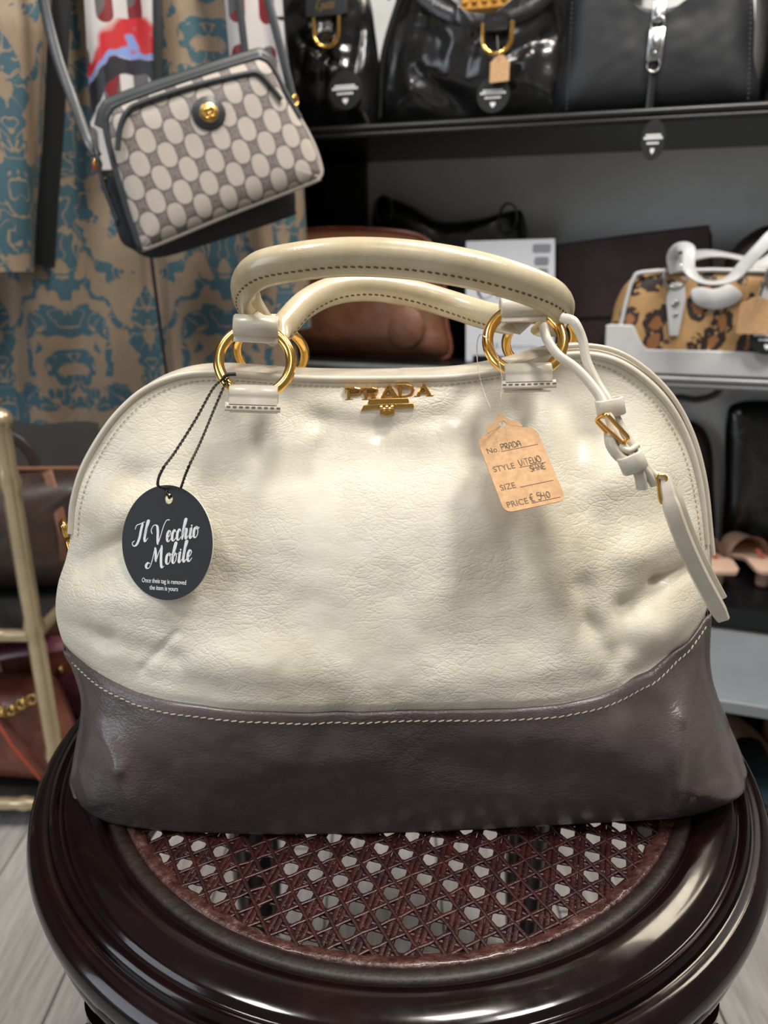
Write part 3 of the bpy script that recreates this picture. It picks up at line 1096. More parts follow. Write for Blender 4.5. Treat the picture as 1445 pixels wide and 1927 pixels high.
MB().tube(pp, 0.0021, 8).build('piping', MAT['cream_trim'], bag)
# second ridge of the right gusset seam
pp = []
for i in range(80):
    a = rad(10 + 52 * i / 79)
    r = tabat(tabR, a)
    pp.append(V((BC[0] + r * math.cos(a), tabat(tabE, a), ZS + BC[1] + r * math.sin(a))) + V((math.cos(a) * .0055, .006, math.sin(a) * .0055)))
MB().tube(pp, 0.0016, 8).build('gusset_piping', MAT['cream_trim'], bag)

def stitches(mb, path, hint, step=0.0036, ln=0.0027, r=0.00045, tilt=0.0):
    path = [V(p) for p in path]
    acc, i = 0.0, 0
    d = 0.0
    nxt = 0.0
    for a, b in zip(path, path[1:]):
        L = (b - a).length
        while nxt <= d + L:
            u = (nxt - d) / L
            p = a.lerp(b, u)
            t = (b - a).normalized()
            h = V(hint)
            h = (h - t * h.dot(t)).normalized()
            bn = t.cross(h)
            t2 = (t + bn * tilt).normalized()
            b2 = t2.cross(h)
            e = ln / 2
            mb.add([p - t2 * e, p - t2 * e * .6 + b2 * r + h * r * .5, p - t2 * e * .6 - b2 * r + h * r * .5, p + t2 * e * .6 + b2 * r + h * r * .5, p + t2 * e * .6 - b2 * r + h * r * .5, p + t2 * e, p + h * r * 1.6],
                   [(0, 2, 6, 1), (1, 6, 3), (2, 4, 6), (6, 4, 5, 3)])
            nxt += step
        d += L
    return mb
st = MB()
pp = [edge_pt(a_lo + (a_hi - a_lo) * i / 240, 0.972, 0.0004) for i in range(241)]
stitches(st, pp, (0, -1, 0.3), 0.0034, 0.0026, 0.0003)
st.build('edge_stitching', MAT['edge_thread'], bag)

# taupe leather base wrapped round the lower part
def edge_x(z, side):
    lo, hi = (rad(-89), rad(60)) if side > 0 else (rad(120), rad(269))
    best = None
    for i in range(NA):
        a = 2 * math.pi * i / NA
        if (side > 0) != (math.cos(a) > 0):
            continue
        zz = BC[1] + tabR[i] * math.sin(a)
        xx = BC[0] + tabR[i] * math.cos(a)
        if abs(math.cos(a)) < 0.55:
            continue
        d = abs(zz - z)
        if best is None or d < best[0]:
            best = (d, xx, tabE[i])
    return best[1], best[2]
EX = {}
for side in (-1, 1):
    EX[side] = []
    for i in range(60):
        z = 0.004 + 0.160 * i / 59
        EX[side].append((z,) + edge_x(z, side))
def ex_at(z, side):
    t1 = [(q[0], q[1]) for q in EX[side]]
    t2 = [(q[0], q[2]) for q in EX[side]]
    return lin(t1, z), lin(t2, z)
bandrows = []
NU, NV = 220, 46
for v_ in range(NV + 1):
    fv = v_ / NV
    row = []
    # left side strip from back to front, front, right side strip
    for sidx in range(12):
        u = sidx / 12
        z = max(0.003, seamz(-.22) * fv)
        x, De = ex_at(z, -1)
        b = 0.003 * math.sin(math.pi * (1 - u))
        row.append(V((x - b - 0.0022, 2 * BD - De + (2 * De - 2 * BD) * u, ZS + z)))
    for q in range(NU + 1):
        u = q / NU
        uu = 0.5 - 0.5 * math.cos(math.pi * u) * (0.6) - 0.2 * (1 - 2 * u)
        uu = max(0.0, min(1.0, 0.5 + (uu - 0.5)))
        z = 0.0
        x = 0.0
        xl, dl = ex_at(0.1 * fv, -1)
        xr, dr = ex_at(0.12 * fv, 1)
        x = xl + (xr - xl) * uu
        z = seamz(x) * fv
        xl, dl = ex_at(z, -1)
        xr, dr = ex_at(z, 1)
        x = xl + (xr - xl) * uu
        z = max(0.003, seamz(x) * fv)
        D = Fs(x, z, puff=False) - 0.0012
        edge = min(u, 1 - u)
        ox = (-1 if u < .5 else 1) * 0.0022 * (1 - sm(0, .02, edge))
        # the base edge is tucked under and its top edge is turned over
        D += 0.007 * max(0.0, 1 - fv / 0.06) ** 2
        D -= 0.0007 * math.exp(-((fv - 0.955) / 0.03) ** 2)
        row.append(V((x + ox, D, ZS + z)))
    for sidx in range(1, 13):
        u = sidx / 12
        z = max(0.003, seamz(.23) * fv)
        x, De = ex_at(z, 1)
        b = 0.006 * math.sin(math.pi * u)
        row.append(V((x + b + 0.0022, De + (2 * BD - 2 * De) * u, ZS + z)))
    bandrows.append(row)
bandrows.append([p + V((0, 0.0030, -0.0006)) for p in bandrows[-1]])
bp = MB().grid(bandrows).build('base_panel', MAT['taupe'], bag)
sole = [p for p in bandrows[0]]
back = [V((x, 2 * BD - .376 - .0, ZS + .003)) for x in (.2, .1, 0, -.1, -.19)]
MB().cap([p + V((0, 0, 0)) for p in sole] + back).build('bottom_panel', MAT['taupe'], bag, smooth=False)
bk = []
for v_ in range(9):
    fv = v_ / 8
    bk.append([V((x, Fs(x, max(.004, seamz(x) * fv), False) + .0015, ZS + max(.003, seamz(x) * fv))) for x in [-.205 + .43 * i / 40 for i in range(41)]])
MB().grid([r[::-1] for r in bk]).build('back_base_panel', MAT['taupe'], bag)
st = MB()
pp = []
for i in range(200):
    x = -.215 + .445 * i / 199
    z = seamz(x) - 0.0056
    s_, _ = sfrac(x, z)
    if s_ < 0.995:
        pp.append(V((x, Fs(x, z, puff=False) - 0.0018, ZS + z)))
stitches(st, pp, (0, -1, 0.1), 0.0046, 0.0040, 0.00042, -0.22)
st.build('base_stitching', MAT['thread'], bp)

# rings with tabs and handle ends
def fitting(px, py, D, R, r, nrm, wtab, wend, hand_dir, front=True, tabl=0.0045):
    c = P(px, py, D)
    n = V(nrm).normalized()
    x = V((1, 0, 0)) - n * n.x
    x.normalize()
    up = n.cross(x)
    if up.z < 0:
        up = -up
    rg = MB().torus(c, n, R, r, 64, 18, hint=x).build('ring', MAT['gold'], bag)
    B, T = c - up * R, c + up * R
    rr = r + 0.0016
    # tab at the bottom of the ring
    path = []
    down = (-up * 0.75 + V((0, -0.25 if front else 0.25, -0.5))).normalized()
    arc = [B + n * (rr * math.cos(t)) + up * (rr * math.sin(t)) for t in [rad(-35 + 250 * i / 20) for i in range(21)]]
    start = [arc[0] + down * (tabl * (1 - i / 4)) for i in range(4)]
    end = [arc[-1] + down * (0.006 * (i + 1) / 3) for i in range(3)]
    path = start + arc + end
    tb = MB().strip(path, wtab, 0.0024, lambda i: (path[i] - (B - up * .004)))
    tb = tb.build('ring_tab', MAT['cream_trim'], bag)
    if front:
        sp_ = [start[0] + x * q + n * 0.0006 for q in (-wtab / 2 + .001, wtab / 2 - .001)]
        MB().strip([start[0] + x * (wtab * .56) + down * .0012, start[0] - x * (wtab * .56) + down * .0012], .005, .0016, n).build('tab_base', MAT['cream_trim'], tb)
        stt = stitches(MB(), [start[0] + x * (wtab * .52) + n * .0010 + down * .0016, start[0] - x * (wtab * .52) + n * .0010 + down * .0016], n, 0.0034, 0.0026, 0.0004)
        stt.build('tab_stitching', MAT['dark_thread'], tb)
    # handle end looped over the top of the ring
    hd = V(hand_dir).normalized()
    arc = [T + n * (rr * 1.25 * math.cos(t)) + up * (rr * 1.25 * math.sin(t)) for t in [rad(-75 + 255 * i / 22) for i in range(23)]]
    e0 = [arc[0] + (n * -0.3 - up).normalized() * (0.0035 * (1 - i / 2)) for i in range(2)]
    e1 = [arc[-1] + hd * (0.004 * (i + 1)) for i in range(3)]
    path2 = e0 + arc + e1
    he = MB().strip(path2, wend, 0.0030, lambda i: (path2[i] - T + up * .0001)).build('handle_end', MAT['cream_trim'], bag)
    return c, n, x, up, B, T
FL = fitting(480, 680, .424, .0203, .0031, (0.10, -0.86, 0.50), 0.0270, 0.0255, (0.4, 0.6, 0.6))
FR = fitting(988, 641, .430, .0212, .0032, (-0.06, -0.80, 0.60), 0.0262, 0.0265, (-0.7, 0.5, 0.1))
RL = fitting(510, 664, .502, .0225, .0031, (0.0, 0.80, 0.55), 0.0275, 0.024, (-0.1, -0.7, 0.5), False)
RR = fitting(1016, 640, .504, .0225, .0031, (0.0, 0.80, 0.55), 0.0275, 0.024, (0.1, -0.7, 0.5), False)
# stout little bosses hold each rear tab down to the back panel
def handle(pts, r, wide, name='handle', hint=(0, 0, 1), stitch=True):
    path = [P(*p) for p in pts]
    path = [V(q) for q in cr([tuple(q) for q in path], 10)]
    k = len(path)
    def prof(i):
        u = i / (k - 1)
        e = min(u, 1 - u)
        w = sm(0.0, 0.10, e)
        a_ = (0.0045 * (1 - w) + r * w)
        b_ = (wide * (1 - w) + r * w)
        out = []
        for q in range(20):
            t = 2 * math.pi * q / 20
            ex_ = 1 + 0.42 * max(0.0, -math.cos(t)) ** 7 * w
            out.append((a_ * math.cos(t) * ex_, b_ * math.sin(t)))
        return out
    h = MB().sweep(path, prof, hint).build(name, MAT['cream_handle'], bag)
    if stitch:
        # seam line on the viewer's side just above the lower edge
        sp2 = []
        for i in range(int(k * .06), int(k * .94)):
            t = (path[min(i + 1, k - 1)] - path[i - 1]).normalized()
            hh = V(hint) - t * V(hint).dot(t)
            hh.normalize()
            vw = V((0, -1, 0))
            bb = (vw - t * vw.dot(t) - hh * vw.dot(hh)).normalized()
            sp2.append(path[i] - hh * (r * 0.80) + bb * (r * 0.62))
        stitches(MB(), sp2, (0, -1, -.6), 0.0040, 0.0034, 0.00060, 0.18).build('handle_stitching', MAT['dark_thread'], h)
    return h
handle([(512, 636, .440), (535, 610, .450), (575, 568, .466), (630, 542, .482), (700, 536, .493), (780, 549, .498), (850, 569, .494), (910, 588, .480), (955, 597, .462), (990, 596, .445)], 0.0072, 0.0110)
handle([(508, 630, .488), (486, 600, .470), (466, 566, .450), (463, 530, .434), (492, 501, .422), (560, 486, .413), (650, 477, .409), (760, 481, .407), (870, 497, .408), (960, 520, .412), (1030, 548, .422), (1054, 576, .438), (1044, 602, .458), (1026, 622, .482)], 0.0082, 0.0095)

# gold lettering plate on the front
EMB = {
 'P': [([(.2, 0), (.2, 1)], .24), ([(.0, .07), (.44, .07)], .14), ([(.0, .93), (.55, .93), (.80, .84), (.84, .68), (.72, .52), (.3, .50)], .16)],
 'R': [([(.2, 0), (.2, 1)], .24), ([(.0, .07), (.42, .07)], .14), ([(.0, .93), (.55, .93), (.78, .84), (.82, .70), (.70, .56), (.3, .54)], .16), ([(.45, .52), (.74, .06), (1.0, .06)], .20)],
 'A': [([(.12, .04), (.48, .96)], .16), ([(.48, .96), (.86, .04)], .26), ([(.24, .32), (.72, .32)], .12), ([(-.06, .06), (.30, .06)], .13), ([(.64, .06), (1.06, .06)], .13)],
 'D': [([(.2, 0), (.2, 1)], .24), ([(.0, .07), (.5, .07), (.78, .2), (.88, .5), (.78, .8), (.5, .93), (.0, .93)], .17)],
}
lg = MB()
def bar(mb, pts, w, fr, h):
    for a, b in zip(pts, pts[1:]):
        a, b = V(a), V(b)
        t = (b - a)
        if t.length < 1e-6:
            continue
        t.normalize()
        nn = V((-t.y, t.x)) * w / 2
        mb.prism([tuple(q) for q in (a - nn - t * w * .12, b - nn + t * w * .12, b + nn + t * w * .12, a + nn - t * w * .12)], fr, -0.0012, h, h * .25)
for ch, cx, cy, s in (('P', 666, 741, .0078), ('R', 698, 741, .0078), ('A', 731, 739, .0090), ('D', 763, 735, .0080), ('A', 796, 734, .0072)):
    p, nrm, tx = surf_px(cx, cy)
    yaw = V((1, 0, 0.045)) if ch != 'A' or cx < 780 else V((1, 0, .06))
    fr = Frame(p, yaw - nrm * yaw.dot(nrm), (0, 0, 1))
    fr.o = p - fr.x * s * 0.70
    for pts, w in EMB[ch]:
        bar(lg, [(a * s * 1.45, (b - .5) * s) for a, b in pts], w * s * 1.25, fr, 0.0020)
u_ = 0.000295
def efr(px, py):
    p, nrm, tx = surf_px(px, py)
    ax = V((1, 0, 0.04))
    return Frame(p + nrm * .0004, ax - nrm * ax.dot(nrm), (0, 0, 1))
fr = efr(731, 756)
lg.prism([(-40 * u_, -7 * u_), (38 * u_, -7 * u_), (42 * u_, 0), (38 * u_, 7 * u_), (-38 * u_, 7 * u_), (-42 * u_, 0)], fr, -.003, .0016, .0004)
text_mesh(lg, 'MILANO', .0036, fr, 0, -4.2 * u_, .0003, 'CENTER', .0016, sx=1.5)
fr = efr(729, 764)
lg.prism([(-54 * u_, -7 * u_), (-22 * u_, -5 * u_), (-16 * u_, -2 * u_), (16 * u_, -2 * u_), (22 * u_, -5 * u_), (54 * u_, -4 * u_), (52 * u_, 5 * u_), (20 * u_, 5 * u_), (-20 * u_, 5 * u_), (-48 * u_, 3 * u_)], fr, -.003, .0016, .0004)
text_mesh(lg, 'DAL 1913', .0020, fr, 0, -.5 * u_, .0002, 'CENTER', .0016, sx=1.3)
fr = efr(728, 774)
lg.prism([(-15 * u_, 8 * u_), (15 * u_, 8 * u_), (16 * u_, -5 * u_), (0, -10 * u_), (-16 * u_, -5 * u_)], fr, -.003, .0016, .0005)
for q in range(5):
    lg.sphere(fr((-11 + 5.5 * q) * u_, (5 + (4 if q % 2 == 0 else 0)) * u_, .0016), .0012, 8, 6)
lg.build('gold_lettering', MAT['gold'], bag, smooth=False)['label'] = 'raised gold metal lettering'

# zip pull hanging at the left end
zp = MB()
c0 = P(124, 1005, .436)
zf = Frame(c0, (0.55, -0.8, 0), (-0.12, 0, 1))
zp.torus(zf(0, .004), zf.n, .0052, .0011, 24, 8)
zp.prism([(-.0035, -.004), (.0035, -.004), (.0052, -.019), (.0025, -.0245), (-.0025, -.0245), (-.0052, -.019)], zf, -.0016, .0016, .0006)
zp.prism(rrect(-.005, -.001, .005, .008, .002), zf, -.0022, .0022, .0006)
zp.build('zip_puller', MAT['gold'], bag)

# leather strap with buckle and hanging luggage loop at the right ring
strap = thing('leather_strap', 'thin cream leather strap with gold buckle looped through right ring of handbag', 'strap', P(1150, 800, .385))
def ribbon(pts, w, t, hint=(0.25, -0.85, 0.35), n=8):
    q = [V(p) for p in cr([tuple(P(*p)) for p in pts], n)]
    return MB().strip(q, w, t, hint)
TH = (0.55, -0.6, 0.35)
ribbon([(1058, 598, .412), (1080, 606, .405), (1096, 640, .402), (1104, 680, .398), (1124, 722, .392), (1145, 756, .385), (1165, 800, .379), (1192, 845, .373), (1225, 890, .368), (1250, 900, .366), (1260, 918, .366)], .0036, .0050, TH).build('thong', MAT['cream_trim'], strap)
ribbon([(1022, 612, .418), (1030, 640, .410), (1050, 668, .404), (1080, 690, .398), (1105, 715, .392), (1132, 752, .384), (1148, 790, .377), (1160, 825, .372), (1185, 855, .368), (1215, 888, .367), (1232, 912, .367)], .0036, .0050, TH).build('thong', MAT['cream_trim'], strap)
ribbon([(1146, 812, .374), (1150, 838, .370), (1168, 862, .367), (1190, 872, .366), (1203, 893, .366), (1208, 920, .367)], .0032, .0060, TH).build('strap_tail', MAT['cream_trim'], strap)
ribbon([(1165, 840, .368), (1182, 848, .366), (1200, 838, .369)], .0030, .0030, TH).build('strap_loop', MAT['cream_trim'], strap)
def keeper(px, py, D, ang, w, h, d):
    fr = Frame(P(px, py, D), V((math.cos(ang), -.15, math.sin(ang))), V((-math.sin(ang), 0.1, math.cos(ang))))
    loop = [fr(a, 0, c) for a, c in [(q[0], q[1]) for q in rrect(-w / 2, -d / 2, w / 2, d / 2, d * .35)]]
    return MB().strip(loop, h, .0020, lambda i: loop[i] - fr.o, closed=True)
keeper(1148, 766, .383, rad(14), .0125, .0092, .0105).build('keeper', MAT['cream_trim'], strap)
keeper(1189, 869, .366, rad(28), .0112, .0096, .0100).build('keeper', MAT['cream_trim'], strap)
bf = Frame(P(1152, 808, .3705), P(1172, 830, .368) - P(1134, 789, .371), V((.45, -.75, .5)))
bkm = MB()
bkl = [bf(a, b) for a, b in rrect(-.0088, -.0042, .0088, .0042, .0020)]
bkm.tube(bkl, .00105, 8, closed=True, hint=bf.n)
bkm.tube([bf(-.0088, -.002, .001), bf(-.003, -.001, .0016), (bf(.0085, 0, .0012))], .0009, 8, hint=bf.n)
bkm.build('buckle', MAT['gold'], strap)
dm = MB()
dl = [P(1236, 896, .3655), P(1252, 898, .3645), P(1254, 920, .3638), P(1250, 944, .3632), P(1243, 942, .3638), P(1240, 918, .3650)]
dm.tube([V(q) for q in cr([tuple(q) for q in dl], 6, True)], .0011, 8, closed=True, hint=(1, -.5, 0))
dm.build('d_ring', MAT['gold'], strap)
# luggage tag: a long folded leather tongue
lp = [V(q) for q in cr([tuple(P(*p)) for p in [(1252, 902, .3660), (1258, 930, .3620), (1268, 968, .3590), (1290, 1026, .3600), (1318, 1086, .3640), (1344, 1134, .3690), (1360, 1164, .3720)]], 8)]
kk = len(lp)
def lprof(i):
    u = i / (kk - 1)
    w = lin([(0, .0062), (.2, .0070), (.28, .0088), (.9, .0088), (1, .0072)], u) / 2
    t_ = .0022
    return [(t_, -w + .001), (t_, w - .001), (t_ * .3, w), (-t_ * .3, w), (-t_, w - .001), (-t_, -w + .001), (-t_ * .3, -w), (t_ * .3, -w)]
MB().sweep(lp, lprof, (-0.45, -0.8, 0.3)).build('luggage_tongue', MAT['cream_trim'], strap, angle=50)
lp2 = [p + V((.004, .006, .002)) for p in lp[8:-6]]
MB().strip(lp2, .0080, .0022, (-0.2, -0.9, 0.25)).build('luggage_backing', MAT['cream_trim'], strap)

# ============================================================ round black shop tag
TC = P(313, 1021, .356)
def hang_tag_frame(o, yaw, lean):
    x = V((math.cos(yaw), -math.sin(yaw), 0.06))
    return Frame(o, x, V((0, math.sin(lean), math.cos(lean))))
rt = thing('swing_tag', 'large round black cardboard tag with white script hanging from left ring', 'tag', P(313, 1128, .356))
tf = hang_tag_frame(TC, rad(25), rad(19))
# keep the card just in front of the leather
worst = 1.0
for i in range(24):
    a = 2 * math.pi * i / 24
    for q_ in (1.0, .5):
        w = tf(.0335 * q_ * math.cos(a), .0335 * q_ * math.sin(a))
        sf, _ = sfrac(w.x, w.z - ZS)
        if sf < .98:
            worst = min(worst, Fs(w.x, w.z - ZS) - w.y)
shift = worst - 0.0022
tdir = (TC - CAM).normalized()
TC = TC + tdir * (shift / tdir.y)
tf = hang_tag_frame(TC, rad(25), rad(19))
TR = 108 / FPX * (TC - CAM).dot(FWD)
hole = (0.0, TR * 0.765)
# disc with a punched hole built as a ring-bridged polygon
def holed(mb, outer, inner, fr, c0, c1):
    n = len(outer)
    vs, fs = [], []
    for c in (c0, c1):
        vs += [fr(a, b, c) for a, b in outer]
        vs += [fr(a, b, c) for a, b in inner]
    for i in range(n):
        j = (i + 1) % n
        fs.append((2 * n + i, 2 * n + j, 3 * n + j, 3 * n + i))
        fs.append((j, i, n + i, n + j))
        fs.append((i, j, 2 * n + j, 2 * n + i))
        fs.append((n + j, n + i, 3 * n + i, 3 * n + j))
    mb.add(vs, fs)
    return mb
def bridged(fr, outer_pts, hx, hy, hr):
    inner = []
    for a, b in outer_pts:
        an = math.atan2(b - hy, a - hx)
        inner.append((hx + hr * math.cos(an), hy + hr * math.sin(an)))
    return inner
oc = circ(0, 0, TR, n=96)
inn = bridged(tf, oc, hole[0], hole[1], .0030)
holed(MB(), oc, inn, tf, .0002, .0006).build('card', MAT['blackcard'], rt, smooth=False)
holed(MB(), circ(0, 0, TR * 1.004, n=96), bridged(tf, circ(0, 0, TR * 1.004, n=96), hole[0], hole[1], .0031), tf, -.0006, .0002).build('card_back', MAT['cardedge'], rt, smooth=False)
k = TR / 108.0
lt = MB()
write(lt, SCRIPT, 'Il', -78 * k, -8 * k, 38 * k, tf, .0005, .0017, rad(10), shear=.22, c0=.0006)
write(lt, SCRIPT, 'Vecchio', -33 * k, -6 * k, 36 * k, tf, .0005, .0017, rad(12), shear=.22, c0=.0006, track=1.14)
write(lt, SCRIPT, 'Mobile', -34 * k, -49 * k, 37 * k, tf, .0005, .0017, rad(12), shear=.22, c0=.0006, track=1.12)
text_mesh(lt, 'Once theis tag is removed', 12.5 * k, tf, 2 * k, -77 * k, .00008, 'CENTER', .0006, rot=rad(4), sx=.80)
text_mesh(lt, 'the item is yours', 12.5 * k, tf, 3 * k, -90 * k, .00008, 'CENTER', .0006, rot=rad(4), sx=.80)
lt.build('lettering', MAT['whiteprint'], rt, smooth=False)
cd = MB()
ht = tf(hole[0] - .001, hole[1] + .0028, .0012)
def cordpath(pts, n=14):
    return [V(q) for q in cr([tuple(p) for p in pts], n)]
def on_surf(px, py, off):
    p, nrm, _ = surf_px(px, py)
    return p + nrm * off
def twist(mb, path, r):
    kq = len(path)
    L = [0.0]
    for a, b in zip(path, path[1:]):
        L.append(L[-1] + (b - a).length)
    for ph in (0, math.pi):
        q = []
        for i, p in enumerate(path):
            t = (path[min(i + 1, kq - 1)] - path[max(i - 1, 0)]).normalized()
            n1 = t.cross(V((0.2, 1, 0.1))).normalized()
            n2 = t.cross(n1)
            a = ph + L[i] * 2 * math.pi / .0052
            q.append(p + n1 * (r * .55 * math.cos(a)) + n2 * (r * .55 * math.sin(a)))
        mb.tube(q, r * .62, 6)
rp = P(420, 712, .413)
lp_ = cordpath([rp, P(400, 733, .404), P(368, 790, .3900), P(330, 850, .3745), P(304, 886, .3640), P(297, 913, tf.o.y - .001), tf(-.0022, hole[1] + .0055, .0014), ht, tf(hole[0], hole[1] + .0005, -.0002)], 26)
twist(cd, lp_, .00075)
rp_ = cordpath([P(428, 712, .412), P(404, 768, .3985), P(376, 835, .3800), P(352, 885, .3670), tf(.006, TR * .96, -.0018), tf(hole[0] + .001, hole[1] + .003, -.0018), tf(hole[0], hole[1], .0000)], 26)
twist(cd, rp_, .00075)
cd.tube(cordpath([P(420, 712, .411), P(428, 705, .411), P(444, 704, .412)]), .0011, 8)
cd.build('cord', MAT['cord'], rt)

# ============================================================ kraft price tag
kt = thing('price_tag', 'scalloped brown kraft price tag with handwriting hanging from right ring', 'tag', P(1005, 965, .37))
DBL, DTL = 0.3640, 0.3930
BL, TL = P(950, 966, DBL), P(889, 838, DTL)
lo_, hi_ = .32, .40
for _ in range(60):
    m_ = (lo_ + hi_) / 2
    if (P(1066, 941, m_) - BL).dot(TL - BL) > 0:
        hi_ = m_
    else:
        lo_ = m_
DBR = max(0.348, min(.372, m_))
BR = P(1066, 941, DBR)
kf = Frame(BL, BR - BL, TL - BL)
KW, KH = (BR - BL).length, (TL - BL).dot(kf.y)
# scalloped outline
sc = []
r_ = .0045
def arcp(cx, cy, r, a0, a1, n=8):
    return [(cx + r * math.cos(rad(a0 + (a1 - a0) * i / n)), cy + r * math.sin(rad(a0 + (a1 - a0) * i / n))) for i in range(n + 1)]
def arcb(p, q, bulge, n=8):
    (x0, y0), (x1, y1) = p, q
    out = []
    for i in range(n):
        u = i / n
        k_ = bulge * math.sin(math.pi * u) ** .8
        L_ = math.hypot(x1 - x0, y1 - y0)
        out.append((x0 + (x1 - x0) * u + (y1 - y0) / L_ * k_, y0 + (y1 - y0) * u - (x1 - x0) / L_ * k_))
    return out
sc += arcp(KW - r_, r_, r_, -90, 0, 6)
KP = [(KW, KH - .0035), (KW * .80, KH + .0050), (KW * .64, KH + .0108), (KW * .36, KH + .0108), (KW * .20, KH + .0050), (0, KH - .0035)]
for (p_, q_), bu in zip(zip(KP, KP[1:]), (.0026, .0020, .0052, .0020, .0026)):
    sc += arcb(p_, q_, bu)
sc += [KP[-1]]
sc += arcp(r_, r_, r_, 180, 270, 6)
hx, hy = KW * .5, KH + .0095
holed(MB(), sc, bridged(kf, sc, hx, hy, .0022), kf, -.0004, .0002).build('card', MAT['kraft'], kt, smooth=False)
kp = MB()
q_ = KW / 119.0
ys = [KH * .835, KH * .565, KH * .300, KH * .060]
for lab, y_, x0, x1 in (('No.', ys[0], 9, 38), ('STYLE', ys[1], 8, 60), ('SIZE', ys[2], 8, 47), ('PRICE', ys[3], 8, 56)):
    text_mesh(kp, lab, 17.0 * q_, kf, x0 * q_, y_, .00005, 'LEFT', .0002, sx=.95)
    kp.prism([((x1 - 2) * q_, y_ - .0004), (110 * q_, y_ - .0004), (110 * q_, y_ - .00005), ((x1 - 2) * q_, y_ - .00005)], kf, .0002, .0003)
kp.build('printed_lines', MAT['ink'], kt, smooth=False)
hw = MB()
W_ = .00042
write(hw, HAND, 'PRADA', 38 * q_, ys[0] + .0006, 12.5 * q_, kf, W_, W_, slant=False, c0=.0002, track=1.0)
write(hw, HAND, 'ViTEUO', 60 * q_, ys[1] + .0006, 13.5 * q_, kf, W_, W_, slant=False, c0=.0002, track=1.0)
write(hw, HAND, 'SHiNE', 76 * q_, ys[1] - 14 * q_, 11.5 * q_, kf, W_, W_, slant=False, c0=.0002, track=.95)
write(hw, HAND, 'e 540', 54 * q_, ys[3] + .0006, 15 * q_, kf, W_, W_, slant=False, c0=.0002, track=.95)
hw.build('handwriting', MAT['pen'], kt, smooth=False)
cdm = MB()
cdm.tube(cordpath([kf(hx, hy, .0008), P(925, 772, .385), P(905, 720, .396), P(897, 660, .405), P(903, 630, .409), P(920, 640, .407)], 10), .00032, 6)
cdm.tube(cordpath([kf(hx, hy, -.001), P(941, 760, .390), P(945, 715, .398), P(936, 672, .406), P(924, 645, .408)], 10), .00032, 6)
cdm.build('plastic_thread', MAT['clear'], kt)

# ============================================================ shelving unit
shelf = thing('shelving_unit', 'black metal shelving unit with grey back panel full of handbags', 'shelf', SH0 + SHN * .15)
def along(u, nd, z):
    return SH0 + SHU * u + SHN * nd + V((0, 0, z))
SF = Frame(SH0, SHU, SHN)          # n of this frame is up
U0, U1 = -0.168, 1.05
SHELF_Z = [1.008, 0.636, 0.222]
DEPTH = 0.30
MB().box(along((U0 + U1) / 2, DEPTH + .008, .80), (U1 - U0, .012, 1.60), SF).build('back_panel', MAT['shelfback'], shelf, smooth=False)
for i, z in enumerate(SHELF_Z):
    sb = MB().bbox(along((U0 + U1) / 2, DEPTH / 2 + .001, z - .008), (U1 - U0, DEPTH - .002, .016), .001, SF).build('shelf_board', MAT['blackmetal'], shelf, smooth=False)
    m_ = MB()
    m_.tube([along(U0, -.002, z - .004), along(U1, -.002, z - .004)], .0055, 10)
    m_.tube([along(U0, -.001, z - .013), along(U1, -.001, z - .013)], .0045, 10)
    m_.build('shelf_lip', MAT['greyedge'] if i == 1 else MAT['blackmetal'], sb)
us = [(Q(x_, 350, .29) - SH0).dot(SHU) for x_ in (560, 622, 690)]
for u_a, u_b, mm in ((us[0], us[1], 'blackmetal'), (us[1] + .002, us[2], 'greymetal')):
    for z_a, z_b in ((SHELF_Z[1] + .001, SHELF_Z[0] - .017), (SHELF_Z[0] + .001, 1.59)):
        MB().bbox(along((u_a + u_b) / 2, .291, (z_a + z_b) / 2), (u_b - u_a, .018, z_b - z_a), .001, SF).build('rear_stile', MAT[mm], shelf, smooth=False)
for u in (U0 - .012, U1 + .012):
    m_ = MB()
    m_.box(along(u, .010, .80), (.028, .026, 1.60), SF)
    m_.box(along(u, DEPTH - .015, .80), (.028, .026, 1.60), SF)
    m_.box(along(u + .012, DEPTH / 2, .80), (.006, DEPTH - .02, 1.58), SF)
    m_.build('upright', MAT['greymetal'], shelf, smooth=False)
MB().bbox(along((.36 + U1) / 2, -.115, SHELF_Z[2] - .011), (U1 - .36, .23, .020), .002, SF).build('deep_shelf', MAT['plinth'], shelf, smooth=False)
MB().box(along((U0 + U1) / 2, .285, .10), (U1 - U0, .012, .20), SF).build('plinth_panel', MAT['greymetal'], shelf, smooth=False)
MB().bbox(along(.86, -.10, .012), (.38, .50, .024), .002, SF).build('floor_tray', MAT['blackmetal'], shelf, smooth=False)

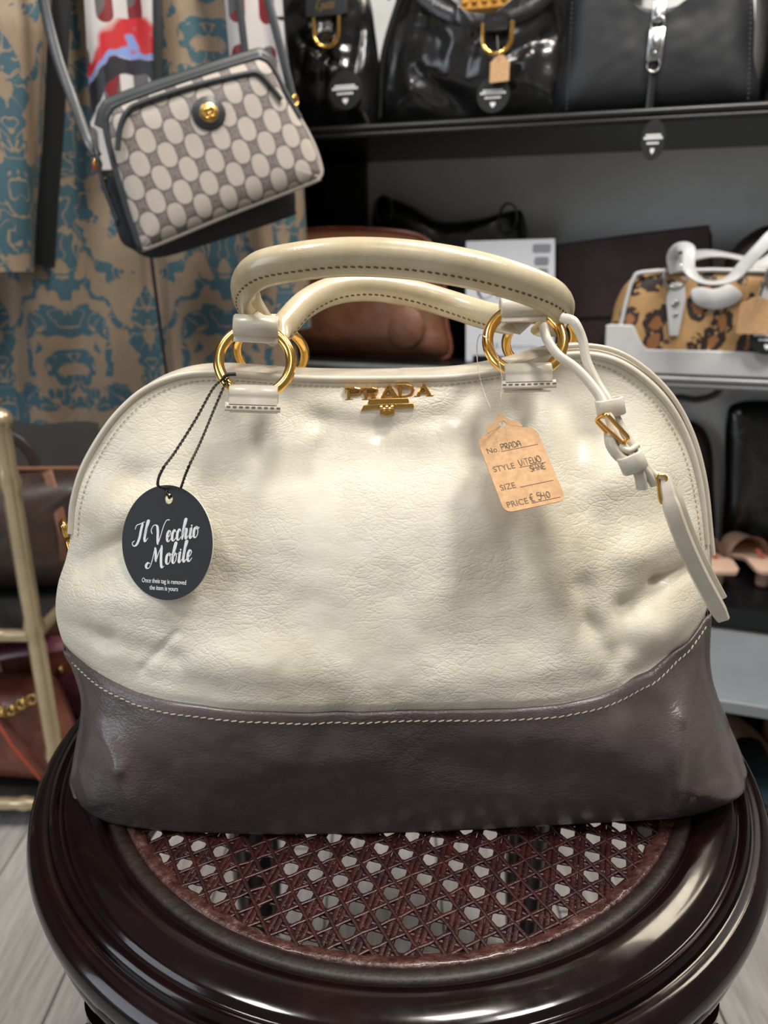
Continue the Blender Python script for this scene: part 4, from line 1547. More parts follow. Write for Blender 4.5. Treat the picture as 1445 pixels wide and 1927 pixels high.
def shelf_floor(pts, fr, z):
    # drop the outline's lowest points to the shelf board
    zz = z - fr.o.z
    lo = min(b for a, b in pts)
    return [(a, zz + 0.001 if b < lo + 0.02 else b) for a, b in pts]
def seated(pts, fr, z, n):
    return [(a, max(b, z - fr.o.z + 0.0005)) for a, b in cr(shelf_floor(pts, fr, z), n, True)]
def dring(mb, fr, cx, cy, w, h, r, c):
    # gold D ring, open side up
    pth = [(-w / 2, h * .45), (-w / 2, 0)] + [(w / 2 * math.cos(rad(180 + 180 * i / 12)), -w * .12 + w * .46 * math.sin(rad(180 + 180 * i / 12))) for i in range(1, 12)] + [(w / 2, 0), (w / 2, h * .45)]
    mb.tube([fr(cx + a, cy + b, c) for a, b in pth], r, 10, hint=fr.n)
    return mb
def round_tag(name, label, px, py, rpx, fr, c, texts=True, sx=1.0, parent=None):
    cx, cy = fr.px(px, py, c)
    p = fr(cx, cy, c)
    r = rpx / FPX * (p - CAM).dot(FWD)
    o = thing(name, label, 'tag', fr(cx, cy - r, c), 'small round black shop tags')
    MB().prism(circ(cx, cy, r * sx, r, 32), fr, c, c + .0012, .0002).build('card', MAT['blackcard'], o, smooth=False)
    m_ = MB()
    for yy, w, h in ((.22, .62, .10), (.08, .78, .12), (-.17, .50, .10)):
        n_ = 9 if w > .7 else 6
        for i in range(n_):
            x0 = -w + 2 * w * i / n_
            m_.prism([(cx + sx * r * x0, cy + r * (yy - h / 2)), (cx + sx * r * (x0 + 1.6 * w / n_), cy + r * (yy - h / 2)), (cx + sx * r * (x0 + 1.6 * w / n_), cy + r * (yy + h / 2)), (cx + sx * r * x0, cy + r * (yy + h / 2))], fr, c + .0012, c + .0014)
    hp = [(0, -.72), (.16, -.54), (.15, -.43), (.06, -.41), (0, -.47), (-.06, -.41), (-.15, -.43), (-.16, -.54)]
    m_.prism([(cx + sx * r * a, cy + r * b) for a, b in hp], fr, c + .0012, c + .0014)
    m_.build('lettering', MAT['whiteprint'], o, smooth=False)
    return o, (cx, cy, r)

# ---- glossy black shoulder bag beside the coat
f1 = shelf_frame(620, 160, .075)
o1 = seated(f1.pxs([(552, 248), (625, 250), (706, 246), (716, 160), (706, 60), (690, -20), (640, -70), (570, -60), (536, 0), (534, 130)]), f1, SHELF_Z[0], 7)
b1 = thing('shoulder_bag', 'slouchy black glossy leather shoulder bag with gold ring beside the damask coat', 'handbag', f1(0, SHELF_Z[0] - f1.o.z))
dn = []
for (a, b, c, d, w, am) in [(600, 110, 560, 240, 9, .012), (640, 90, 620, 230, 7, .010), (665, 0, 640, 200, 6, -.008), (690, 60, 680, 200, 7, .010), (590, 90, 650, 130, 8, .010), (560, 60, 575, 200, 9, -.008)]:
    q1, q2 = f1.px(a, b), f1.px(c, d)
    dn.append((*q1, *q2, w * .0008, am * .7))
MB().pillow(o1, f1, .060, .050, 2.4, .010, 26, 2.0, 30, dn).build('body', MAT['patent'], b1)
m_ = dring(MB(), f1, *f1.px(614, 55, .066), .042, .036, .0036, .066)
m_.build('gold_ring', MAT['gold'], b1)
q1 = f1.px(612, 8, .062)
MB().prism(rrect(q1[0] - .033, q1[1] - .016, q1[0] + .033, q1[1] + .045, .003), f1, .050, .063, .001).build('ring_patch', MAT['mattblack'], b1, smooth=False)
lt = MB()
write(lt, SCRIPT, 'Gucci', q1[0] - .017, q1[1] - .006, .015, f1, .0007, .0020, c0=.063, shear=.2)
lt.build('stamped_script', MAT['brass'], b1, smooth=False)
ta, _ = round_tag('round_tag', 'small round black tag on the slouchy glossy bag beside the coat', 650, 170, 33, f1, .070)

# ---- large embossed hobo
f2 = shelf_frame(900, 140, .100)
o2 = seated(f2.pxs([(722, 244), (900, 236), (1086, 228), (1094, 120), (1086, 10), (1080, -60), (1050, -30), (1000, 18), (930, 40), (870, 30), (815, -15), (775, -60), (742, 10), (712, 130)]), f2, SHELF_Z[0], 7)
b2 = thing('hobo_bag', 'wide embossed black patent hobo bag with gold ring and kraft tag', 'handbag', f2(0, SHELF_Z[0] - f2.o.z))
dn = []
for (a, b, c, d, w, am) in [(800, 150, 860, 200, 16, .010), (1010, 110, 980, 200, 12, -.008), (960, 120, 1040, 80, 10, .007), (760, 60, 730, 200, 10, -.008), (900, 100, 870, 210, 14, .006)]:
    q1, q2 = f2.px(a, b), f2.px(c, d)
    dn.append((*q1, *q2, w * .0008, am))
MB().pillow(o2, f2, .062, .055, 2.6, .008, 20, 9.0, 30, dn).build('body', MAT['embossed'], b2)
# rolled top band and side seam
tb_ = [f2.px(x, y) for x, y in [(742, 10), (775, -20), (815, 20), (870, 52), (930, 62), (1000, 42), (1060, -8)]]
MB().strip([f2(a, b, .052 + .012 * (1 - abs(i / 30 - 1))) for i, (a, b) in enumerate(cr(tb_, 10))], .022, .003, f2.n).build('top_band', MAT['blackleather'], b2)
MB().tube([f2(a, b, .040) for a, b in cr(f2.pxs([(800, -40), (760, 40), (735, 130), (728, 230)]), 8)], .004, 8).build('side_piping', MAT['patent'], b2)
dring(MB(), f2, *f2.px(935, 65, .080), .043, .036, .0036, .080).build('gold_ring', MAT['gold'], b2)
q1 = f2.px(935, 40, .072)
MB().prism(rrect(q1[0] - .018, q1[1] - .014, q1[0] + .018, q1[1] + .010, .003), f2, .050, .078, .001).build('ring_loop', MAT['blackleather'], b2, smooth=False)
round_tag('round_tag', 'small round black tag hanging under the kraft tag of the hobo bag', 928, 178, 31, f2, .074)
q1 = f2.px(940, 132, .085)
kt2 = thing('price_tag', 'plain small kraft price tag hanging from gold ring of the embossed hobo bag', 'tag', f2(q1[0], q1[1] - .017, .08))
MB().prism([(q1[0] - .0145, q1[1] - .0165), (q1[0] + .0145, q1[1] - .0150), (q1[0] + .0145, q1[1] + .010), (q1[0] + .004, q1[1] + .0195), (q1[0] - .003, q1[1] + .0195), (q1[0] - .0145, q1[1] + .0105)], f2, .084, .0855, .0005).build('card', MAT['kraft'], kt2, smooth=False)
MB().tube([f2(q1[0] - .001, q1[1] + .014, .087), f2(q1[0] - .004, q1[1] + .030, .086), f2(q1[0] - .006, q1[1] + .045, .084)], .0009, 6).build('plastic_thread', MAT['clear'], kt2)

# ---- matt black tote with silver clasp
f3 = shelf_frame(1230, 120, .045)
o3_ = seated(f3.pxs([(1052, 226), (1230, 216), (1412, 206), (1418, 100), (1418, 0), (1396, -60), (1330, -8), (1280, 18), (1232, 26), (1185, 14), (1140, -10), (1085, -62), (1068, 0), (1058, 110)]), f3, SHELF_Z[0], 7)
b3 = thing('tote_bag', 'smooth matt black leather bag with silver clasp on top shelf', 'handbag', f3(0, SHELF_Z[0] - f3.o.z))
MB().pillow(o3_, f3, .040, .018, 7.0, .0025, 24, 5.0, 26, q=.6).build('body', MAT['mattblack'], b3)
q1 = f3.px(1232, 105, .042)
MB().strip([f3(q1[0], q1[1] + h, .0418) for h in (SHELF_Z[0] - f3.o.z - q1[1] + .001, -.06, -.02, .02, .066)], .010, .002, f3.n).build('centre_strap', MAT['blackleather'], b3)
q1 = f3.px(1234, 82, .046)
m_ = MB()
m_.prism(rrect(q1[0] - .0105, q1[1] - .021, q1[0] + .0105, q1[1] + .019, .002), f3, .043, .048, .0008)
m_.prism(rrect(q1[0] - .0075, q1[1] - .008, q1[0] + .0075, q1[1] + .016, .002), f3, .048, .051, .0006)
for yy in (.024, -.026):
    m_.torus(f3(q1[0], q1[1] + yy, .046), f3.n, .0085, .0018, 20, 8)
m_.prism(rrect(q1[0] - .009, q1[1] + .026, q1[0] + .009, q1[1] + .052, .002), f3, .040, .044, .0008)
m_.sphere(f3(q1[0], q1[1] - .012, .049), .0032, 10, 6)
m_.build('clasp', MAT['silver'], b3)
for x0 in (1070, 1400):
    st = stitches(MB(), [f3(*f3.px(x0, 214), .038), f3(*f3.px(x0 + (10 if x0 < 1200 else 6), 20), .038)], f3.n, .006, .004, .0006)
    st.build('seam_stitching', MAT['greymetal'], b3)
round_tag('round_tag', 'oval-looking round black tag dangling below the shelf under the matt black bag', 1229, 263, 35, shelf_frame(1229, 263, -.012), 0.0, sx=.62)
# ---- neighbour at the frame edge
f4 = shelf_frame(1480, 120, .10)
o4 = seated(f4.pxs([(1420, 212), (1560, 200), (1570, 60), (1540, -60), (1440, -60), (1420, 40)]), f4, SHELF_Z[0], 7)
b4 = MB().pillow(o4, f4, .05, .05, 3.0, .005, 22, 11, 18).build('black_handbag', MAT['blackleather'])
tag(b4, 'black leather handbag standing to the right of the silver clasp bag', 'handbag')

# ---- gilt picture frame on the back panel above
f5 = shelf_frame(1000, 10, .285)
fx0, fy0 = f5.px(868, 26)
fx1, _ = f5.px(1212, 26)
pf = thing('picture_frame', 'gilt wooden picture frame with white mount behind the black bags', 'picture', f5(0, fy0))
H_ = .26
for (a0, b0, a1, b1_) in ((fx0, fy0, fx1, fy0 + .026), (fx0, fy0 + H_ - .026, fx1, fy0 + H_), (fx0, fy0 + .026, fx0 + .026, fy0 + H_ - .026), (fx1 - .026, fy0 + .026, fx1, fy0 + H_ - .026)):
    m_ = MB().prism([(a0, b0), (a1, b0), (a1, b1_), (a0, b1_)], f5, -.012, .012, .004)
    if a1 - a0 > .1:
        n_ = 18
        for i in range(n_):
            m_.sphere(f5(a0 + (a1 - a0) * (i + .5) / n_, (b0 + b1_) / 2, .011), .0065, 8, 6)
    m_.build('frame_rail', MAT['giltframe'], pf, smooth=False)
MB().prism([(fx0 + .02, fy0 + .02), (fx1 - .02, fy0 + .02), (fx1 - .02, fy0 + H_ - .02), (fx0 + .02, fy0 + H_ - .02)], f5, -.012, -.004).build('mount', MAT['paper'], pf, smooth=False)

# ---- brown leather bag on the middle shelf
f6 = shelf_frame(690, 560, .10)
o6 = seated(f6.pxs([(548, 700), (690, 705), (838, 700), (842, 600), (834, 510), (800, 448), (700, 432), (600, 432), (556, 448), (540, 520), (540, 620)]), f6, SHELF_Z[1], 7)
b6 = thing('brown_bag', 'brown crocodile-textured leather bag on middle shelf behind the cream handles', 'handbag', f6(0, SHELF_Z[1] - f6.o.z))
MB().pillow(o6, f6, .055, .05, 5.0, .003, 18, 3.0, 22, q=.6).build('body', MAT['suede'], b6)
q1 = f6.px(778, 612)
MB().prism(circ(q1[0], q1[1], .034, .036, 28), f6, .040, .0555, .003).build('round_patch', MAT['suede'], b6)
MB().tube([f6(a, max(b, SHELF_Z[1] - f6.o.z + .004), .012) for a, b in o6], .004, 8, closed=True).build('piping', MAT['chestnut'], b6)
q2 = f6.px(690, 505)
MB().strip([f6(q2[0] + x, q2[1] + .006 * math.cos(x * 12), .052) for x in [-.12 + .24 * i / 16 for i in range(17)]], .008, .002, f6.n).build('pocket_zip', MAT['brown'], b6)

# ---- black bag lying behind
f7 = shelf_frame(840, 430, .215)
o7 = seated(f7.pxs([(690, 690), (860, 690), (1000, 690), (995, 480), (985, 404), (960, 396), (900, 410), (830, 414), (780, 388), (735, 372), (706, 378), (700, 440)]), f7, SHELF_Z[1], 6)
b7 = thing('black_clutch', 'black leather bag with short straps standing behind the brown bag', 'handbag', f7(0, SHELF_Z[1] - f7.o.z))
MB().pillow(o7, f7, .045, .04, 4.0, .004, 22, 8, 18, q=.6).build('body', MAT['blackleather'], b7)
for x0, y0 in ((722, 395), (955, 410)):
    q1 = f7.px(x0, y0, .04)
    MB().strip([f7(q1[0] + .016 * math.cos(rad(a)), q1[1] + .024 * math.sin(rad(a)), .035) for a in range(0, 360, 15)], .014, .003, lambda i: (math.cos(rad(i * 15)) * SHU.x, math.cos(rad(i * 15)) * SHU.y, math.sin(rad(i * 15))), closed=True).build('strap_loop', MAT['patent'], b7)

# ---- white sign card in a stand
f8 = shelf_frame(960, 560, .085)
q = f8.pxs([(876, 700), (1042, 696), (1044, 449), (877, 454)])
zb = SHELF_Z[1] - f8.o.z
q = [(q[0][0], zb + .001), (q[1][0], zb + .001), q[2], q[3]]
sg = thing('sign_card', 'white printed sign card standing on middle shelf between brown and aubergine bags', 'sign', f8(sum(a for a, b in q) / 4, zb))
MB().prism(q, f8, -.002, .0).build('card', MAT['paper'], sg, smooth=False)
sx0 = f8.px(893, 560)
lt = MB()
write(lt, SCRIPT, 'Chop', sx0[0], sx0[1], .050, f8, .0012, .0042, c0=0.0)
lt.build('script_lettering', MAT['acrylic'], sg, smooth=False)
lt = MB()
s2 = f8.px(930, 655)
text_mesh(lt, '& accessories', .0135, f8, s2[0], s2[1], .0001, 'LEFT', 0.0)
lt.build('small_lettering', MAT['greyprint'], sg, smooth=False)
s2 = f8.px(1000, 500)
for a, b, w in ((0, .02, .03), (.004, .0, .024), (.01, -.018, .018)):
    MB().prism(rrect(s2[0] + a, s2[1] + b, s2[0] + a + w, s2[1] + b + .014, .004), f8, 0, .0002).build('print_block', MAT['greyprint'], sg, smooth=False)
MB().bbox(f8((q[0][0] + q[1][0]) / 2, zb + .006, -.012), (.13, .012, .03), .002, f8).build('stand', MAT['acrylic'], sg, smooth=False)

# ---- aubergine clutch and its dark neighbour
f9 = shelf_frame(1190, 540, .17)
q = f9.pxs([(1040, 700), (1340, 700), (1340, 440), (1332, 423), (1190, 440), (1046, 460)])
q = shelf_floor(q, f9, SHELF_Z[1])
b9 = thing('clutch_bag', 'flat aubergine leather clutch leaning behind the leopard handbag', 'handbag', f9(0, SHELF_Z[1] - f9.o.z))
MB().prism(q, f9, -.03, .0, .004).build('body', MAT['aubergine'], b9, smooth=False)
fl_ = f9.pxs([(1048, 600), (1338, 590), (1336, 424), (1190, 441), (1048, 461)], .006)
MB().prism(fl_, f9, .0005, .006, .002).build('flap', MAT['aubergine'], b9, smooth=False)
f10 = shelf_frame(1430, 470, .18)
o10 = seated(f10.pxs([(1362, 690), (1540, 690), (1545, 480), (1500, 420), (1440, 425), (1402, 446), (1378, 470), (1362, 510)]), f10, SHELF_Z[1], 6)
b10 = MB().pillow(o10, f10, .03, .04, 4, .004, 20, 4, 16, q=.6).build('dark_brown_bag', MAT['brown'])
tag(b10, 'dark brown leather bag half hidden behind the leopard handbag', 'handbag')

# ---- leopard print bowling bag
f11 = shelf_frame(1345, 600, .055)
z0 = SHELF_Z[1] - f11.o.z
oL = f11.pxs([(1139, 700), (1140, 640), (1152, 588), (1172, 542), (1200, 516), (1240, 505), (1345, 503)])
mirror = oL[-1][0]
oL = [(oL[0][0], z0 + .001)] + oL[1:]
oo = cr(oL[1:], 6)
outline = [(oL[0][0] + .004, z0 + .001)] + oo + [(2 * mirror - a, b) for a, b in oo[::-1][1:]] + [(2 * mirror - oL[0][0] - .004, z0 + .001)]
bot = [(outline[-1][0] + (outline[0][0] - outline[-1][0]) * i / 20, z0 + .001) for i in range(1, 20)]
lb = thing('leopard_bag', 'leopard print bowling bag with white leather trim on middle shelf', 'handbag', f11(mirror, z0))
MB().pillow(outline + bot, f11, .035, .09, 9.0, .0015, 20, 6, 26, q=.5).build('body', MAT['leopard'], lb)
# white base with raised corners
wp = f11.pxs([(1136, 704), (1140, 612), (1150, 610), (1192, 612), (1204, 640), (1216, 657), (1345, 660)], .036)
wp = [(wp[0][0], z0 + .001)] + wp[1:]
mx_ = f11.px(1345, 660, .036)[0]
wfull = wp + [(2 * mx_ - a, b) for a, b in wp[::-1][1:]]
MB().prism(wfull, f11, .030, .0385, .002).build('white_base', MAT['whiteleather'], lb, smooth=False)
MB().box(f11(mx_, z0 + .012, -.03), (2 * (mx_ - wp[0][0]), .022, .13), f11).build('base_gusset', MAT['whiteleather'], lb, smooth=False)
pi = f11.pxs([(1168, 612), (1180, 560), (1192, 525), (1215, 512), (1345, 508)], .037)
pm_ = f11.px(1345, 508, .037)[0]
pi = cr(pi, 6)
pi = pi + [(2 * pm_ - a, b) for a, b in pi[::-1][1:]]
MB().tube([f11(a, b, .033) for a, b in pi], .0034, 8).build('white_piping', MAT['whiteleather'], lb)
for sgn in (-1, 1):
    def mpx(x, y, c):
        a, b = f11.px(x, y, c)
        return (a if sgn < 0 else 2 * mx_ - a, b)
    tongue = [mpx(x, y, .039) for x, y in [(1263, 532), (1289, 532), (1290, 565), (1276, 632), (1259, 632), (1253, 565)]]
    to = MB().prism(tongue, f11, .035, .0415, .001).build('strap_tab', MAT['whiteleather'], lb, smooth=False)
    rv = MB()
    for yy, rr in ((571, .0055), (592, .0035)):
        c_ = mpx(1271, yy, .0415)
        rv.prism(circ(c_[0], c_[1], rr, n=16), f11, .041, .0435, .0006)
    rv.build('rivet', MAT['silver'], to)
    c_ = mpx(1271, 520, .042)
    MB().torus(f11(c_[0], c_[1], .042), f11.n, .0165, .0024, 28, 8).build('ring', MAT['silver'], lb)
pq = [f11.px(x, y, .040) for x, y in [(1300, 548), (1318, 540), (1345, 544), (1372, 535), (1396, 552), (1390, 568), (1360, 581), (1330, 581), (1306, 570)]]
MB().prism(cr(pq, 5, True), f11, .036, .041, .0015).build('name_plaque', MAT['whiteleather'], lb)
def hand_ribbon(pts, w, t):
    pth = [V(q_) for q_ in cr([tuple(f11(*f11.px(x, y, c), c)) for x, y, c in pts], 8)]
    n_ = len(pth)
    def hn(i):
        u = i / (n_ - 1)
        k_ = math.exp(-((u - .45) / .16) ** 2)
        return V((-.25, -.8 + .6 * k_, .4 + .9 * k_))
    return MB().strip(pth, w, t, hn)
hand_ribbon([(1271, 512, .046), (1266, 484, .052), (1278, 466, .064), (1296, 470, .080), (1296, 505, .092), (1318, 528, .098), (1350, 532, .10), (1378, 522, .10), (1400, 500, .10), (1430, 468, .10), (1462, 440, .09), (1500, 460, .06), (1500, 505, .045)], .018, .003).build('handle', MAT['whiteleather'], lb)
hand_ribbon([(1271, 505, -.045), (1290, 486, -.03), (1340, 478, -.01), (1395, 486, .0), (1430, 500, .0), (1470, 480, -.02), (1500, 505, -.045)], .020, .004).build('handle', MAT['whiteleather'], lb)
q1 = f11.px(1420, 596, .06)
kt3 = thing('price_tag', 'kraft price tag tied to the leopard print bag', 'tag', f11(q1[0], q1[1] - .025, .06))
MB().prism([(q1[0] - .022, q1[1] - .025), (q1[0] + .022, q1[1] - .025), (q1[0] + .022, q1[1] + .018), (q1[0] + .008, q1[1] + .027), (q1[0] - .006, q1[1] + .027), (q1[0] - .022, q1[1] + .017)], f11, .058, .0595, .0005).build('card', MAT['kraft'], kt3, smooth=False)
MB().tube([f11(q1[0], q1[1] + .022, .061), f11(q1[0] + .004, q1[1] + .05, .058), f11(q1[0] + .01, q1[1] + .07, .050)], .0008, 6).build('plastic_thread', MAT['clear'], kt3)
round_tag('round_tag', 'small round black tag on the leopard print bag below its kraft tag', 1446, 634, 33, f11, .052)

# ---- things on the lower shelf
fq = shelf_frame(1440, 860, .274)
oq = seated(fq.pxs([(1368, 1060), (1460, 1064), (1560, 1060), (1566, 880), (1550, 770), (1460, 756), (1385, 758), (1366, 790), (1364, 900)]), fq, SHELF_Z[2], 6)
bq = thing('patent_bag', 'black patent bag with a silver stud on lower shelf behind the nude pumps', 'handbag', fq(0, SHELF_Z[2] - fq.o.z))
MB().pillow(oq, fq, .024, .020, 4, .004, 18, 7, 18, q=.6).build('body', MAT['patent'], bq)
MB().sphere(fq(*fq.px(1391, 776, .026), .026), .005, 10, 8).build('stud', MAT['silver'], bq)
def shoe(name, label, base, ang, mats, z, heel=.045, L=.235, W=.040, text=False, tilt=0.0):
    # heel towards the viewer, toe away; y of the frame runs to the toe
    ex = V((math.cos(ang), math.sin(ang), 0))
    ey = V((-math.sin(ang), math.cos(ang), tilt))
    o = thing(name, label, 'shoe', base)
    fr = Frame(base, ex, ey)
    def hz(t_):
        return lin([(0, heel), (.25, heel * .95), (.45, heel * .55), (.65, .010), (1, .010)], t_)
    def hw(t_):
        return W * lin([(0, .45), (.06, .70), (.2, .76), (.4, .74), (.62, 1.0), (.75, .98), (.88, .74), (.96, .45), (1, .18)], t_)
    rows = []
    for i in range(31):
        t_ = i / 30
        w, h = hw(t_), hz(t_)
        y = t_ * L
        rows.append([fr(-w, y, h - .007), fr(-w, y, h - .001), fr(-w * .94, y, h), fr(0, y, h - .001), fr(w * .94, y, h), fr(w, y, h - .001), fr(w, y, h - .007)])
    m_ = MB().grid([r[::-1] for r in rows])
    m_.grid([[r[0], r[-1]] for r in rows])
    m_.cap(rows[0])
    m_.build('insole', mats[1], o, angle=50)
    rows = []
    for i in range(17):
        t_ = .52 + .48 * i / 16
        w, h = hw(t_) * 1.05, hz(t_)
        hh = lin([(.52, .046), (.65, .040), (.8, .032), (.93, .024), (1, .010)], t_)
        y = t_ * L + (.004 if i == 16 else 0)
        rows.append([fr(w * math.cos(math.pi * q_ / 14), y, h - .009 + hh * math.sin(math.pi * q_ / 14) ** .75) for q_ in range(15)])
    MB().grid([r[::-1] for r in rows]).build('upper', mats[0], o)
    MB().lathe([(.0, 0), (.010, 0), (.011, .006), (.012, heel * .5), (.020, heel - .006), (0, heel - .006)], fr(0, .028, 0), 16).build('heel', mats[0], o)
    pth = [fr(hw(.52) * 1.0, .52 * L, .030), fr(hw(.25) * 1.06, .25 * L, heel + .020), fr(hw(.05) * 1.1, .03 * L, heel + .026), fr(0, -.012, heel + .028), fr(-hw(.05) * 1.1, .03 * L, heel + .026), fr(-hw(.25) * 1.06, .25 * L, heel + .020), fr(-hw(.52), .52 * L, .030)]
    if text:
        tm = MB()
        rf_ = Frame(fr(0, .05, heel * .98), ey, -ex)
        text_mesh(tm, 'miu', .012, rf_, .0, -.003, .0002, 'LEFT', .0) if False else tm.prism(rrect(-.004, -.004, .026, .004, .001), rf_, 0, .0006)
        tm.build('insole_print', mats[2], o, smooth=False)
    return o
# black display wedge that lifts the pumps
wz = SHELF_Z[2]
wd = thing('display_block', 'glossy black display wedge carrying the nude pumps on lower shelf', 'display stand', along(.72, .1, wz))
wfr = Frame(along(.44, 0, wz), SHN, (0, 0, 1))
MB().prism([(.004, 0), (.236, 0), (.236, .074), (.004, .038)], wfr, 0, .58, .001).build('block', MAT['acrylic'], wd, smooth=False)
slope = (.074 - .038) / .232
def wedge_pt(px, py):
    n_ = (V((0, 0, 1)) - SHN * slope).normalized()
    p = hit(px, py, along(.44, .004, wz + .0385), n_)
    return p
b_ = wedge_pt(1357, 1118)
shoe('pump_shoe', 'nude leather pump half hidden beside the cream handbag', b_, rad(-2), (MAT['nude'], MAT['insole'], MAT['redprint']), 0, text=True, tilt=slope, L=.190, W=.036)
b_ = wedge_pt(1444, 1118)
shoe('pump_shoe', 'nude leather pump with red stamped insole in front of the patent bag', b_, rad(-5), (MAT['nude'], MAT['insole'], MAT['redprint']), 0, text=True, tilt=slope, L=.190, W=.036)
b_ = V((.568, .885, 0))
shoe('flat_shoe', 'tan leather shoe with dark teal insole on the floor tray', V((b_.x, b_.y, .0245)), rad(-9.5), (MAT['tan'], MAT['tealsole'], MAT['tan']), .0245, heel=.03, L=.26)
b_ = V((.658, .885, 0))
shoe('flat_shoe', 'tan leather shoe with black insole on the floor tray', V((b_.x, b_.y, .0245)), rad(-9.5), (MAT['tan'], MAT['mattblack'], MAT['tan']), .0245, heel=.03, L=.26)
# dark strap arc of a bag on the lower shelf
fb = shelf_frame(1330, 800, .266)
ob = seated(fb.pxs([(1170, 1060), (1330, 1060), (1342, 900), (1332, 820), (1290, 790), (1210, 800), (1180, 900)]), fb, SHELF_Z[2], 6)
bb_ = thing('dark_tote', 'very dark brown leather tote with a long arched strap on lower shelf', 'handbag', fb(0, SHELF_Z[2] - fb.o.z))
MB().pillow(ob, fb, .026, .024, 4, .004, 20, 12, 16, q=.6).build('body', MAT['brown'], bb_)
MB().strip([fb(*fb.px(x, y, .02), .02) for x, y in cr([(1200, 830), (1225, 770), (1270, 748), (1310, 752), (1345, 742), (1372, 716), (1390, 708)], 8)], .012, .003, fb.n).build('strap', MAT['blackleather'], bb_)

# ============================================================ clothes rail, coat, scarf, hanging bags
rail = thing('clothes_rail', 'brass clothes rail on two wall brackets above the damask coat', 'rail', (-.5, 1.27, 1.50))
MB().tube([V((-1.3, 1.27, 1.50)), V((-.12, 1.27, 1.50))], .012, 14).build('tube', MAT['brass'], rail)
for x in (-1.2, -.30):
    MB().tube([V((x, 1.27, 1.50)), V((x, 1.84, 1.50))], .009, 12).build('bracket', MAT['brass'], rail)
hang = thing('coat_hanger', 'dark wooden coat hanger carrying the damask coat', 'hanger', (-.36, 1.27, 1.36))
MB().tube([V(q_) for q_ in cr([(-.58, 1.27, 1.335), (-.50, 1.27, 1.37), (-.36, 1.27, 1.405), (-.22, 1.27, 1.37), (-.14, 1.27, 1.335)], 8)], .011, 10).build('arm', MAT['brown'], hang)
MB().tube([V(q_) for q_ in cr([(-.36, 1.27, 1.40), (-.36, 1.272, 1.455), (-.36, 1.2865, 1.486), (-.36, 1.2865, 1.505), (-.36, 1.27, 1.5148), (-.36, 1.2535, 1.505), (-.36, 1.2530, 1.492)], 6)], .003, 8).build('hook', MAT['silver'], hang)
coat = thing('coat', 'beige and teal damask brocade coat hanging on clothes rail', 'coat', (-.38, 1.27, .56))
def cloth_ring(z, x0, x1, yc, dep, n=120, folds=7, amp=.012, ph=0.0):
    out, lcs = [], []
    per = 0.0
    prev = None
    for j_ in range(n):
        a = 2 * math.pi * j_ / n
        ca, sa = math.cos(a), math.sin(a)
        x = (x0 + x1) / 2 + (x1 - x0) / 2 * math.copysign(abs(ca) ** .7, ca)
        y = yc + dep * math.copysign(abs(sa) ** .7, sa) * (1 if sa < 0 else .35)
        fz = sm(1.35, .7, z)
        y += -(amp * (.35 + .65 * fz)) * math.sin(folds * (x - x0) / (x1 - x0) * math.pi * 2 * .5 + ph + .8 * noise.noise(V((x * 3, z * 2, ph)))) * (1 if sa < 0 else .5)
        y += .004 * noise.noise(V((x * 14, z * 9, ph + 3)))
        out.append(V((x, y, z)))
        lcs.append((x if sa < 0 else -x + 2.0, z, 0.0))
    return out, lcs
def cloth(x0f, x1f, z0, z1, yc, dep, nz=60, hem=None, **kw):
    rows, lcs = [], []
    for i in range(nz + 1):
        z = z0 + (z1 - z0) * i / nz
        r_, l_ = cloth_ring(z, x0f(z), x1f(z), yc, dep(z), **kw)
        if hem and i == 0:
            r_ = [p + V((0, 0, hem(p.x))) for p in r_]
        rows.append(r_)
        lcs.append(l_)
    m_ = MB()
    m_.grid(rows, cu=True, loc=lcs)
    m_.add(rows[-1], [tuple(range(len(rows[-1])))], lcs[-1])
    return m_
cloth(lambda z: lin([(.55, -.72), (.8, -.66), (1.1, -.585), (1.25, -.53), (1.37, -.40)], z), lambda z: lin([(.55, -.145), (.8, -.150), (1.1, -.172), (1.25, -.19), (1.37, -.32)], z),
      .553, 1.375, 1.275, lambda z: lin([(.55, .075), (1.2, .075), (1.37, .02)], z), folds=9, amp=.014, ph=.6).build('coat_body', MAT['damask'], coat)
MB().strip([P(82, 500, 1.180), P(88, 380, 1.180), P(98, 240, 1.180), P(106, 90, 1.180), P(112, -60, 1.180), P(114, -110, 1.188)], .034, .004, (0, -1, 0)).build('gap_shade_strip', MAT['cloth_and_shade'], coat, smooth=False)  # black strip painting the shade in the gap between sleeve and coat body
# front opening of the coat: overlapping edge
op = []
for i in range(40):
    z = .57 + .62 * i / 39
    x = -.345 + .012 * math.sin(z * 5)
    op.append(V((x, 1.187 + .005 * math.sin(z * 9), z)))
MB().strip(op, .005, .004, (0, -1, 0)).build('front_edge', MAT['cloth_and_shade'], coat)
rows, lcs = [], []
for i in range(50):
    t_ = i / 49
    z = .790 + (1.335 - .790) * t_
    c_ = V((lin([(.79, -.575), (1.0, -.540), (1.2, -.500), (1.335, -.455)], z), lin([(.79, 1.135), (1.1, 1.15), (1.335, 1.25)], z), z))
    r1, r2 = lin([(.79, .064), (1.1, .066), (1.335, .045)], z), .050
    row, lr = [], []
    for j_ in range(40):
        a = 2 * math.pi * j_ / 40
        k_ = 1 + .10 * noise.noise(V((math.cos(a) * 1.5, math.sin(a) * 1.5, z * 7)))
        row.append(c_ + V((r1 * k_ * math.cos(a), r2 * k_ * math.sin(a), 0)))
        lr.append((c_.x + r1 * a * .9 + .6, z + .13, 0))
    rows.append(row)
    lcs.append(lr)
slv = MB().grid(rows, cu=True, loc=lcs).build('sleeve', MAT['damask'], coat)
